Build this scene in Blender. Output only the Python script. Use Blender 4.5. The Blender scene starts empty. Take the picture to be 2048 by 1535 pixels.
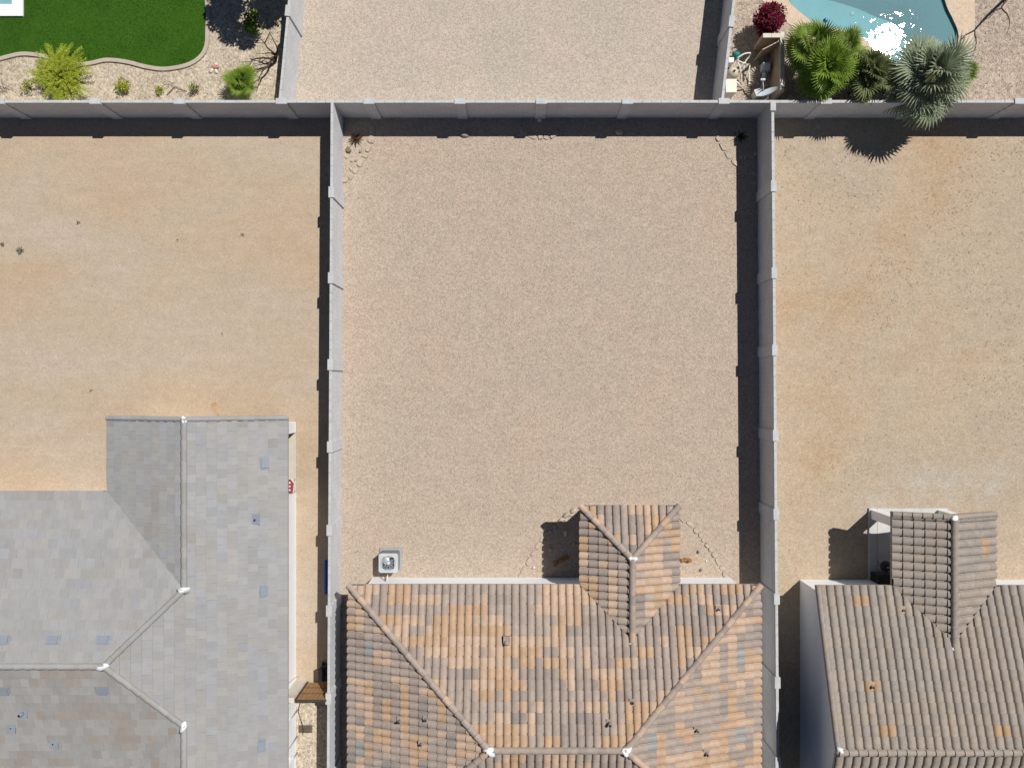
import bpy, math, random
from math import sin, cos, pi, radians, sqrt
from mathutils import Vector, Matrix, noise
from mathutils.geometry import tessellate_polygon

random.seed(7)
S = bpy.context.scene
COL = S.collection

# ---------------------------------------------------------------- camera, sky, sun, exposure
CAM_H, FPX = 32.0, 1500.0            # drone height in metres, focal length in photo pixels (2048 wide)
cam_d = bpy.data.cameras.new('camera')
cam_d.sensor_width = 36.0
cam_d.lens = FPX / 2048.0 * 36.0
cam_d.clip_start, cam_d.clip_end = 0.1, 3000.0
cam = bpy.data.objects.new('camera', cam_d)
cam.location = (0, 0, CAM_H)
cam.rotation_euler = (0, 0, 0)       # straight down, image up = +Y
COL.objects.link(cam)
S.camera = cam

SUN = Vector((0.497, 0.455, 1.0)).normalized()      # direction towards the sun
w = bpy.data.worlds.new('World'); S.world = w; w.use_nodes = True
nt = w.node_tree; nt.nodes.clear()
sky = nt.nodes.new('ShaderNodeTexSky'); sky.sky_type = 'NISHITA'; sky.sun_disc = False
sky.sun_elevation = math.asin(SUN.z)
sky.sun_rotation = math.atan2(SUN.x, SUN.y)
sky.air_density = 0.75; sky.dust_density = 0.0; sky.ozone_density = 3.0; sky.altitude = 400
bg = nt.nodes.new('ShaderNodeBackground'); bg.inputs[1].default_value = 0.05
wo = nt.nodes.new('ShaderNodeOutputWorld')
nt.links.new(sky.outputs[0], bg.inputs[0]); nt.links.new(bg.outputs[0], wo.inputs[0])

sd = bpy.data.lights.new('sun', 'SUN'); sd.energy = 5.0; sd.angle = radians(0.53); sd.color = (1.0, 0.982, 0.95)
sun = bpy.data.objects.new('sun', sd); COL.objects.link(sun)
sun.rotation_euler = SUN.to_track_quat('Z', 'Y').to_euler(); sun.location = (20, 18, 40)

S.view_settings.view_transform = 'Standard'; S.view_settings.look = 'None'
S.view_settings.exposure = -0.03; S.view_settings.gamma = 1.0; S.view_settings.use_curve_mapping = False
S.render.engine = 'CYCLES'
S.cycles.max_bounces = 6; S.cycles.diffuse_bounces = 2; S.cycles.transparent_max_bounces = 12
S.cycles.use_denoising = True
S.cycles.denoiser = 'OPENIMAGEDENOISE'; S.cycles.denoising_input_passes = 'RGB_ALBEDO_NORMAL'
S.render.filter_size = 1.5

# ---------------------------------------------------------------- pixel helpers
def P(px, py, z=0.0):
    k = (CAM_H - z) / FPX
    return ((px - 1024.0) * k, (767.5 - py) * k)
def P3(px, py, z=0.0):
    x, y = P(px, py, z); return Vector((x, y, z))

# ---------------------------------------------------------------- materials
MATS = {}
def _n(t, kind, **kw):
    n = t.nodes.new(kind)
    for k, v in kw.items(): setattr(n, k, v)
    return n
def material(name, col, rough=0.85, var=0.12, vscale=3.0, grain=0.0, gscale=40.0, bump=0.0, bscale=60.0,
             metal=0.0, col2=None, obj_rand=0.0, spec=0.3, transl=0.0, streak=None, detail=4.0):
    """procedural surface: base colour, slow variation, fine grain, optional bump"""
    if name in MATS: return MATS[name]
    m = bpy.data.materials.new(name); m.use_nodes = True
    t = m.node_tree; b = t.nodes['Principled BSDF']
    b.inputs['Roughness'].default_value = rough; b.inputs['Metallic'].default_value = metal
    b.inputs['Specular IOR Level'].default_value = spec
    geo = _n(t, 'ShaderNodeNewGeometry')
    pos = geo.outputs['Position']
    no = _n(t, 'ShaderNodeTexNoise'); no.inputs['Scale'].default_value = vscale; no.inputs['Detail'].default_value = detail
    no.inputs['Roughness'].default_value = 0.6
    if streak:
        mp = _n(t, 'ShaderNodeMapping'); mp.inputs['Scale'].default_value = streak
        t.links.new(pos, mp.inputs[0]); t.links.new(mp.outputs[0], no.inputs['Vector'])
    else:
        t.links.new(pos, no.inputs['Vector'])
    cr = _n(t, 'ShaderNodeValToRGB')
    c1 = [max(0, c * (1 - var)) for c in col]; c2 = col2 if col2 else [min(1, c * (1 + var)) for c in col]
    cr.color_ramp.elements[0].position = 0.32; cr.color_ramp.elements[1].position = 0.68
    cr.color_ramp.elements[0].color = (*c1, 1); cr.color_ramp.elements[1].color = (*c2, 1)
    t.links.new(no.outputs['Fac'], cr.inputs[0])
    out = cr.outputs[0]
    if grain > 0:
        g = _n(t, 'ShaderNodeTexNoise'); g.inputs['Scale'].default_value = gscale; g.inputs['Detail'].default_value = 2
        t.links.new(pos, g.inputs['Vector'])
        mr = _n(t, 'ShaderNodeMapRange'); mr.inputs[1].default_value = 0.3; mr.inputs[2].default_value = 0.7
        mr.inputs[3].default_value = 1 - grain; mr.inputs[4].default_value = 1 + grain
        t.links.new(g.outputs['Fac'], mr.inputs[0])
        mx = _n(t, 'ShaderNodeVectorMath', operation='SCALE')
        t.links.new(out, mx.inputs[0]); t.links.new(mr.outputs[0], mx.inputs['Scale']); out = mx.outputs[0]
    if obj_rand > 0:
        oi = _n(t, 'ShaderNodeObjectInfo')
        mr = _n(t, 'ShaderNodeMapRange'); mr.inputs[3].default_value = 1 - obj_rand; mr.inputs[4].default_value = 1 + obj_rand
        t.links.new(oi.outputs['Random'], mr.inputs[0])
        mx = _n(t, 'ShaderNodeVectorMath', operation='SCALE')
        t.links.new(out, mx.inputs[0]); t.links.new(mr.outputs[0], mx.inputs['Scale']); out = mx.outputs[0]
    t.links.new(out, b.inputs['Base Color'])
    if bump > 0:
        bn = _n(t, 'ShaderNodeTexNoise'); bn.inputs['Scale'].default_value = bscale; bn.inputs['Detail'].default_value = 3
        t.links.new(pos, bn.inputs['Vector'])
        bp = _n(t, 'ShaderNodeBump'); bp.inputs['Strength'].default_value = bump; bp.inputs['Distance'].default_value = 0.02
        t.links.new(bn.outputs['Fac'], bp.inputs['Height']); t.links.new(bp.outputs[0], b.inputs['Normal'])
    if transl > 0:
        tr = _n(t, 'ShaderNodeBsdfTranslucent'); t.links.new(out, tr.inputs[0])
        ms = _n(t, 'ShaderNodeMixShader'); ms.inputs[0].default_value = transl
        o = t.nodes['Material Output']
        t.links.new(b.outputs[0], ms.inputs[1]); t.links.new(tr.outputs[0], ms.inputs[2]); t.links.new(ms.outputs[0], o.inputs[0])
    MATS[name] = m
    return m

def ground_material(name, ramp, pscale=0.12, grain=0.25, cell=14.0, fine=34.0, bump=0.5, stretch=None, dark=0.0, streak=0.0, pdetail=7, shift=None):
    """earth or gravel: a slow patchy colour ramp, stone-size cells and finer grit on top"""
    m = bpy.data.materials.new(name); m.use_nodes = True
    t = m.node_tree; b = t.nodes['Principled BSDF']
    b.inputs['Roughness'].default_value = 0.95; b.inputs['Specular IOR Level'].default_value = 0.12
    pos = _n(t, 'ShaderNodeNewGeometry').outputs['Position']
    src = pos
    if stretch:
        mp = _n(t, 'ShaderNodeMapping'); mp.inputs['Scale'].default_value = stretch
        t.links.new(pos, mp.inputs[0]); src = mp.outputs[0]
    pn = _n(t, 'ShaderNodeTexNoise'); pn.inputs['Scale'].default_value = pscale; pn.inputs['Detail'].default_value = pdetail
    pn.inputs['Roughness'].default_value = 0.62; pn.inputs['Distortion'].default_value = 0.4
    if shift:
        ms_ = _n(t, 'ShaderNodeMapping'); ms_.inputs['Location'].default_value = shift; t.links.new(src, ms_.inputs[0]); src = ms_.outputs[0]
    t.links.new(src, pn.inputs['Vector'])
    cr = _n(t, 'ShaderNodeValToRGB'); e = cr.color_ramp.elements
    while len(e) < len(ramp): e.new(0.5)
    for i, (p, c) in enumerate(ramp): e[i].position = p; e[i].color = (*c, 1)
    t.links.new(pn.outputs['Fac'], cr.inputs[0]); out = cr.outputs[0]
    v1 = _n(t, 'ShaderNodeTexVoronoi'); v1.inputs['Scale'].default_value = cell; t.links.new(pos, v1.inputs['Vector'])
    v2 = _n(t, 'ShaderNodeTexVoronoi'); v2.inputs['Scale'].default_value = fine; t.links.new(pos, v2.inputs['Vector'])
    s1 = _n(t, 'ShaderNodeSeparateColor'); t.links.new(v1.outputs['Color'], s1.inputs[0])
    s2 = _n(t, 'ShaderNodeSeparateColor'); t.links.new(v2.outputs['Color'], s2.inputs[0])
    a = _n(t, 'ShaderNodeMath', operation='ADD'); t.links.new(s1.outputs[0], a.inputs[0]); t.links.new(s2.outputs[1], a.inputs[1])
    mr = _n(t, 'ShaderNodeMapRange'); mr.inputs[1].default_value = 0; mr.inputs[2].default_value = 2
    mr.inputs[3].default_value = 1 - grain; mr.inputs[4].default_value = 1 + grain
    t.links.new(a.outputs[0], mr.inputs[0])
    mx = _n(t, 'ShaderNodeVectorMath', operation='SCALE')
    t.links.new(out, mx.inputs[0]); t.links.new(mr.outputs[0], mx.inputs['Scale']); out = mx.outputs[0]
    if streak > 0:      # raking marks and faint tracks: long thin noise, two directions
        for sc, rot, dt, am in (((0.35, 3.0, 1), 0.04, 6, 0.6), ((1.5, 1.9, 1), 0.6, 8, 1.0)):
            mp2 = _n(t, 'ShaderNodeMapping'); mp2.inputs['Scale'].default_value = sc; mp2.inputs['Rotation'].default_value = (0, 0, rot)
            sn = _n(t, 'ShaderNodeTexNoise'); sn.inputs['Scale'].default_value = 1.0; sn.inputs['Detail'].default_value = dt; sn.inputs['Distortion'].default_value = 0.8
            sm_ = _n(t, 'ShaderNodeMapRange'); sm_.inputs[1].default_value = 0.3; sm_.inputs[2].default_value = 0.7; sm_.inputs[3].default_value = 1 - streak * am; sm_.inputs[4].default_value = 1 + streak * am; sn.inputs['Roughness'].default_value = 0.65
            mx2 = _n(t, 'ShaderNodeVectorMath', operation='SCALE')
            t.links.new(pos, mp2.inputs[0]); t.links.new(mp2.outputs[0], sn.inputs['Vector']); t.links.new(sn.outputs['Fac'], sm_.inputs[0])
            t.links.new(out, mx2.inputs[0]); t.links.new(sm_.outputs[0], mx2.inputs['Scale']); out = mx2.outputs[0]
    if dark > 0:        # scattered dark crumbs and dead weed bits
        dn = _n(t, 'ShaderNodeTexNoise'); dn.inputs['Scale'].default_value = 7.0; dn.inputs['Detail'].default_value = 5
        dn.inputs['Roughness'].default_value = 0.75
        t.links.new(pos, dn.inputs['Vector'])
        dm = _n(t, 'ShaderNodeTexNoise'); dm.inputs['Scale'].default_value = 0.35; dm.inputs['Detail'].default_value = 3
        t.links.new(pos, dm.inputs['Vector'])
        ad = _n(t, 'ShaderNodeMath', operation='MULTIPLY_ADD'); ad.inputs[1].default_value = 0.35
        t.links.new(dm.outputs['Fac'], ad.inputs[0]); t.links.new(dn.outputs['Fac'], ad.inputs[2])
        dr = _n(t, 'ShaderNodeMapRange'); dr.inputs[1].default_value = 0.80; dr.inputs[2].default_value = 0.92
        dr.inputs[3].default_value = 0; dr.inputs[4].default_value = dark
        t.links.new(ad.outputs[0], dr.inputs[0])
        mm = _n(t, 'ShaderNodeMix', data_type='RGBA'); mm.inputs['B'].default_value = (0.13, 0.10, 0.055, 1)
        t.links.new(dr.outputs[0], mm.inputs['Factor']); t.links.new(out, mm.inputs['A']); out = mm.outputs['Result']
    t.links.new(out, b.inputs['Base Color'])
    if bump > 0:
        bs = _n(t, 'ShaderNodeMath', operation='ADD')
        t.links.new(v1.outputs['Distance'], bs.inputs[0]); t.links.new(v2.outputs['Distance'], bs.inputs[1])
        bp = _n(t, 'ShaderNodeBump'); bp.inputs['Strength'].default_value = bump; bp.inputs['Distance'].default_value = 0.025
        bp.invert = True
        t.links.new(bs.outputs[0], bp.inputs['Height']); t.links.new(bp.outputs[0], b.inputs['Normal'])
    MATS[name] = m
    return m

def block_material(name, col):
    m = material(name, col, rough=0.9, var=0.06, vscale=1.2, grain=0.06, gscale=30, bump=0)
    t = m.node_tree; b = t.nodes['Principled BSDF']
    pos = _n(t, 'ShaderNodeNewGeometry').outputs['Position']
    sx = _n(t, 'ShaderNodeSeparateXYZ'); t.links.new(pos, sx.inputs[0])
    ad = _n(t, 'ShaderNodeMath', operation='ADD'); t.links.new(sx.outputs[0], ad.inputs[0]); t.links.new(sx.outputs[1], ad.inputs[1])
    cx = _n(t, 'ShaderNodeCombineXYZ'); t.links.new(ad.outputs[0], cx.inputs[0]); t.links.new(sx.outputs[2], cx.inputs[1])
    br = _n(t, 'ShaderNodeTexBrick'); br.inputs['Scale'].default_value = 1.0
    br.inputs['Brick Width'].default_value = 0.4; br.inputs['Row Height'].default_value = 0.2
    br.inputs['Mortar Size'].default_value = 0.008; br.inputs['Mortar Smooth'].default_value = 0.1
    br.inputs['Color1'].default_value = (1, 1, 1, 1); br.inputs['Color2'].default_value = (0.93, 0.93, 0.93, 1)
    br.inputs['Mortar'].default_value = (0.72, 0.72, 0.72, 1)
    t.links.new(cx.outputs[0], br.inputs['Vector'])
    old = b.inputs['Base Color'].links[0].from_socket
    mx = _n(t, 'ShaderNodeMix', data_type='RGBA', blend_type='MULTIPLY'); mx.inputs['Factor'].default_value = 1
    t.links.new(old, mx.inputs['A']); t.links.new(br.outputs['Color'], mx.inputs['B'])
    t.links.new(mx.outputs['Result'], b.inputs['Base Color'])
    bp = _n(t, 'ShaderNodeBump'); bp.inputs['Strength'].default_value = 0.5; bp.inputs['Distance'].default_value = 0.01
    bp.invert = True
    t.links.new(br.outputs['Fac'], bp.inputs['Height']); t.links.new(bp.outputs[0], b.inputs['Normal'])
    return m

def water_material(name, tint, rough=0.03, wscale=2.2, wstr=0.25):
    m = bpy.data.materials.new(name); m.use_nodes = True
    t = m.node_tree; t.nodes.clear()
    o = _n(t, 'ShaderNodeOutputMaterial')
    tr = _n(t, 'ShaderNodeBsdfTransparent'); tr.inputs[0].default_value = (*tint, 1)
    gl = _n(t, 'ShaderNodeBsdfGlossy', distribution='BECKMANN'); gl.inputs['Roughness'].default_value = rough * 1.05
    g2 = _n(t, 'ShaderNodeBsdfGlossy', distribution='BECKMANN'); g2.inputs['Roughness'].default_value = rough
    gm = _n(t, 'ShaderNodeMixShader'); gm.inputs[0].default_value = 0.4
    fr = _n(t, 'ShaderNodeFresnel'); fr.inputs[0].default_value = 1.333
    ms = _n(t, 'ShaderNodeMixShader')
    pos = _n(t, 'ShaderNodeNewGeometry').outputs['Position']
    no = _n(t, 'ShaderNodeTexNoise'); no.inputs['Scale'].default_value = wscale; no.inputs['Detail'].default_value = 3
    no.inputs['Distortion'].default_value = 0.6
    t.links.new(pos, no.inputs['Vector'])
    bp = _n(t, 'ShaderNodeBump'); bp.inputs['Strength'].default_value = wstr; bp.inputs['Distance'].default_value = 0.1
    t.links.new(no.outputs['Fac'], bp.inputs['Height'])
    b2 = _n(t, 'ShaderNodeBump'); b2.inputs['Strength'].default_value = wstr * 0.35; b2.inputs['Distance'].default_value = 0.1
    t.links.new(no.outputs['Fac'], b2.inputs['Height']); t.links.new(b2.outputs[0], gl.inputs['Normal']); t.links.new(bp.outputs[0], g2.inputs['Normal'])
    t.links.new(gl.outputs[0], gm.inputs[1]); t.links.new(g2.outputs[0], gm.inputs[2])
    df = _n(t, 'ShaderNodeBsdfDiffuse'); df.inputs[0].default_value = (0.29, 0.49, 0.52, 1)      # light scattered inside the water
    md = _n(t, 'ShaderNodeMixShader'); md.inputs[0].default_value = 0.42
    t.links.new(tr.outputs[0], md.inputs[1]); t.links.new(df.outputs[0], md.inputs[2])
    t.links.new(fr.outputs[0], ms.inputs[0]); t.links.new(md.outputs[0], ms.inputs[1]); t.links.new(gm.outputs[0], ms.inputs[2])
    t.links.new(ms.outputs[0], o.inputs[0])
    MATS[name] = m
    return m

# ---- palette (real-world base colours)
M_gravel = ground_material('gravel', [(0.36, (0.425, 0.345, 0.268)), (0.50, (0.435, 0.347, 0.270)), (0.64, (0.445, 0.342, 0.265))],
                           pscale=0.25, grain=0.36, cell=22, fine=46, bump=0.5, streak=0.045, pdetail=3)
M_gravel_pink = ground_material('gravel_pink', [(0.38, (0.43, 0.365, 0.295)), (0.62, (0.47, 0.385, 0.312))], pscale=0.4, grain=0.34, cell=19, fine=42, bump=0.4)
M_dirt_l = ground_material('dirt_pale', [(0.35, (0.435, 0.322, 0.218)), (0.46, (0.44, 0.338, 0.238)), (0.54, (0.435, 0.345, 0.252)), (0.65, (0.45, 0.360, 0.282))],
                           pscale=0.20, grain=0.18, cell=22, fine=55, bump=0.30, stretch=(0.6, 1.3, 1), streak=0.06, dark=0.22)
M_dirt_r = ground_material('dirt_tan', [(0.33, (0.405, 0.275, 0.165)), (0.43, (0.43, 0.325, 0.220)), (0.52, (0.43, 0.340, 0.243)), (0.60, (0.405, 0.322, 0.235)), (0.68, (0.42, 0.360, 0.290))],
                           pscale=0.13, grain=0.24, cell=18, fine=46, bump=0.35, dark=0.6, streak=0.06, shift=(4.5, 1.5, 0))
M_rock_l = ground_material('gravel_yard', [(0.3, (0.43, 0.35, 0.255)), (0.7, (0.50, 0.42, 0.32))], pscale=0.8, grain=0.42, cell=9, fine=20, bump=0.7)
M_rock_r = ground_material('gravel_rose', [(0.3, (0.36, 0.285, 0.225)), (0.7, (0.45, 0.36, 0.28))], pscale=0.7, grain=0.42, cell=9, fine=20, bump=0.7)
M_soil = ground_material('soil', [(0.3, (0.43, 0.34, 0.24)), (0.7, (0.46, 0.38, 0.28))], pscale=0.2, grain=0.1, cell=16, fine=44, bump=0.1)
M_deck = ground_material('cool_deck', [(0.3, (0.55, 0.42, 0.30)), (0.7, (0.61, 0.48, 0.36))], pscale=0.8, grain=0.16, cell=12, fine=30, bump=0.3, streak=0.05)
M_curb = material('curb_concrete', (0.42, 0.35, 0.285), var=0.08, grain=0.08)
M_lawn = ground_material('lawn_base', [(0.3, (0.030, 0.085, 0.006)), (0.7, (0.045, 0.115, 0.010))], pscale=0.5, grain=0.2, cell=20, fine=60, bump=0.3)
M_blade = material('grass_blade', (0.036, 0.105, 0.008), var=0.35, vscale=0.55, rough=0.55, spec=0.3, streak=(0.5, 1.6, 1), col2=[0.075, 0.175, 0.018])  # lighter streaks are turf pile sheen put into the blade colour
M_wall = block_material('block_paint', (0.62, 0.625, 0.63))
M_wallcap = material('wall_cap', (0.47, 0.465, 0.452), var=0.09, grain=0.05)
M_white = material('white_stucco', (0.90, 0.90, 0.90), var=0.02, vscale=2, bump=0.1, bscale=90)
M_cream = material('cream_stucco', (0.62, 0.56, 0.47), var=0.05, bump=0.15)
M_tan = material('tan_stucco', (0.45, 0.34, 0.235), var=0.08, bump=0.2)
M_nose = material('tile_nose', (0.15, 0.145, 0.135), var=0.25, vscale=8)  # dark raw, mossy edge with undercut shadow in its colour; draws course lines
M_under = material('underlay', (0.10, 0.085, 0.075), var=0.1)
M_fascia = material('fascia', (0.36, 0.30, 0.25), var=0.08)
M_slab = material('patio_concrete', (0.50, 0.49, 0.46), var=0.06, grain=0.05)
TILE_KW = dict(var=0.10, vscale=5, grain=0.07, gscale=45, rough=0.8, obj_rand=0.03, spec=0.25)
FLAT_KW = dict(TILE_KW, var=0.045, vscale=3)
M_t = {'orange': material('tile_orange', (0.425, 0.285, 0.182), **TILE_KW),
       'peach': material('tile_peach', (0.455, 0.325, 0.232), **TILE_KW),
       'brown': material('tile_brown', (0.340, 0.272, 0.225), **TILE_KW),
       'taupe': material('tile_taupe', (0.298, 0.240, 0.202), **TILE_KW),
       'slate': material('tile_slate', (0.255, 0.218, 0.190), **TILE_KW),
       'vent': material('vent_grey', (0.27, 0.265, 0.25), var=0.05, rough=0.6),
       'rbrown': material('tile_driftwood', (0.300, 0.249, 0.202), **TILE_KW),
       'rgrey': material('tile_driftgrey', (0.283, 0.244, 0.208), **TILE_KW),
       'rpeach': material('tile_driftpeach', (0.325, 0.255, 0.195), **TILE_KW),
       'rorange': material('tile_rust', (0.37, 0.245, 0.150), **TILE_KW),
       'g1': material('flat_grey', (0.306, 0.299, 0.290), **FLAT_KW),
       'g2': material('flat_greige', (0.316, 0.302, 0.283), **FLAT_KW),
       'g3': material('flat_blue_grey', (0.300, 0.299, 0.300), **FLAT_KW),
       'g4': material('flat_taupe', (0.292, 0.276, 0.256), **FLAT_KW),
       'g5': material('flat_brown', (0.30, 0.262, 0.228), **FLAT_KW),
       'gvent': material('vent_blue_grey', (0.235, 0.255, 0.285), var=0.04, rough=0.5)}
def shades(m):
    """three firings of one tile colour, a little lighter and darker"""
    if m.name not in SHADES:
        e = m.node_tree.nodes['Color Ramp'].color_ramp.elements; out = [m]
        for k, f in enumerate((0.955, 1.045)):
            c = m.copy(); c.name = m.name + ('_dark' if k == 0 else '_light'); ee = c.node_tree.nodes['Color Ramp'].color_ramp.elements
            for i in (0, 1): ee[i].color = tuple(min(1, v * f) for v in e[i].color[:3]) + (1,)
            out.append(c)
        SHADES[m.name] = out
    return SHADES[m.name]
SHADES = {}
M_mortar = material('mortar', (0.72, 0.72, 0.70), var=0.06, bump=0.4, bscale=30)
M_black = material('black_plastic', (0.015, 0.015, 0.016), var=0.2, rough=0.5)
M_pipe = material('vent_pipe', (0.20, 0.17, 0.15), var=0.1, rough=0.6)
M_metal = material('ac_metal', (0.50, 0.53, 0.545), var=0.05, rough=0.45, metal=0.1)
M_shiny = material('fan_metal', (0.55, 0.56, 0.57), var=0.05, rough=0.28, metal=0.9)
M_fan = material('fan_grey', (0.13, 0.14, 0.145), var=0.1, rough=0.5)
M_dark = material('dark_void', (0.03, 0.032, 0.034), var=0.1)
M_dome = material('dome_metal', (0.80, 0.81, 0.82), var=0.03, rough=0.35, metal=0.6)
M_pvc = material('pvc', (0.72, 0.70, 0.62), var=0.06, rough=0.4)
M_tank = material('filter_tank', (0.56, 0.50, 0.38), var=0.06, rough=0.45)
M_dish = material('dish_grey', (0.50, 0.53, 0.55), var=0.04, rough=0.5)
M_teal = material('teal_plastic', (0.01, 0.17, 0.16), var=0.15, rough=0.5)
M_blue = material('blue_plastic', (0.015, 0.05, 0.32), var=0.1, rough=0.45)
M_wood = material('gate_wood', (0.36, 0.20, 0.085), var=0.18, vscale=4, streak=(6, 6, 0.8))
M_board = material('old_board', (0.30, 0.13, 0.05), var=0.15)
M_palette = material('pallet_wood', (0.11, 0.085, 0.05), var=0.2)
M_frame = material('dark_steel', (0.06, 0.05, 0.042), var=0.1, rough=0.5)
M_plaster = material('pool_plaster', (0.36, 0.59, 0.605), var=0.08, vscale=1.2, rough=0.7)
M_water = water_material('pool_water', (0.74, 0.92, 0.94), rough=0.042, wscale=3.0, wstr=0.042)
M_bark = material('bark', (0.085, 0.055, 0.036), var=0.3, vscale=14, bump=0.5, bscale=50)
M_drybark = material('dry_wood', (0.22, 0.17, 0.13), var=0.25, vscale=12)
M_lime = material('leaf_lime', (0.33, 0.40, 0.028), var=0.30, vscale=6, rough=0.6, transl=0.45)
M_lime2 = material('leaf_yellowgreen', (0.52, 0.55, 0.07), var=0.25, vscale=6, rough=0.6, transl=0.45)
M_green = material('leaf_green', (0.075, 0.185, 0.012), var=0.3, vscale=6, rough=0.55, transl=0.3)
M_dgreen = material('leaf_dark', (0.035, 0.085, 0.012), var=0.3, vscale=6, rough=0.55, transl=0.2)
M_yellow = material('petal_yellow', (0.55, 0.45, 0.02), var=0.2, transl=0.2)
M_magenta = material('bract_crimson', (0.20, 0.004, 0.030), var=0.5, vscale=9, col2=[0.34, 0.012, 0.075], transl=0.25)
M_palm = [material('palm_bright', (0.245, 0.355, 0.048), var=0.25, vscale=4, rough=0.5, transl=0.35),
          material('palm_deep', (0.23, 0.32, 0.055), var=0.25, vscale=4, rough=0.5, transl=0.3),
          material('palm_dull', (0.24, 0.27, 0.115), var=0.25, vscale=4, rough=0.5, transl=0.3),
          material('palm_silver', (0.33, 0.375, 0.25), var=0.22, vscale=4, rough=0.5, transl=0.25),
          material('palm_dry', (0.26, 0.23, 0.13), var=0.25, vscale=4, rough=0.7, transl=0.15)]
M_heart = material('palm_fibre', (0.085, 0.085, 0.035), var=0.35, vscale=12, bump=0.6, bscale=40)
M_agave = material('agave_dark', (0.035, 0.045, 0.022), var=0.4, vscale=9, rough=0.6)
M_agave_r = material('agave_rust', (0.22, 0.045, 0.02), var=0.3, rough=0.6)
M_stone = material('river_stone', (0.40, 0.34, 0.26), var=0.2, vscale=6, grain=0.12, obj_rand=0.18, bump=0.3)
M_slabstone = material('edging_stone', (0.42, 0.345, 0.275), var=0.14, vscale=5, grain=0.15, obj_rand=0.08, bump=0.4)
M_stone_d = material('brown_stone', (0.20, 0.165, 0.125), var=0.2, vscale=7, grain=0.12, bump=0.3)
M_stone_w = material('pale_stone', (0.62, 0.57, 0.49), var=0.12, vscale=7, bump=0.3)
M_stone_o = material('orange_stone', (0.55, 0.23, 0.12), var=0.15, bump=0.3)
M_terra = material('dried_cactus', (0.27, 0.125, 0.04), var=0.35, vscale=14, bump=0.6, bscale=40)
M_weed = material('dry_weed', (0.21, 0.165, 0.095), var=0.3)
M_weedg = material('grey_weed', (0.20, 0.21, 0.15), var=0.25)
M_maroon = material('chair_fabric', (0.26, 0.045, 0.06), var=0.15)
M_spot = material('fabric_spot', (0.70, 0.62, 0.60), var=0.05)
M_hose = material('hose', (0.02, 0.02, 0.022), rough=0.5)

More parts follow.
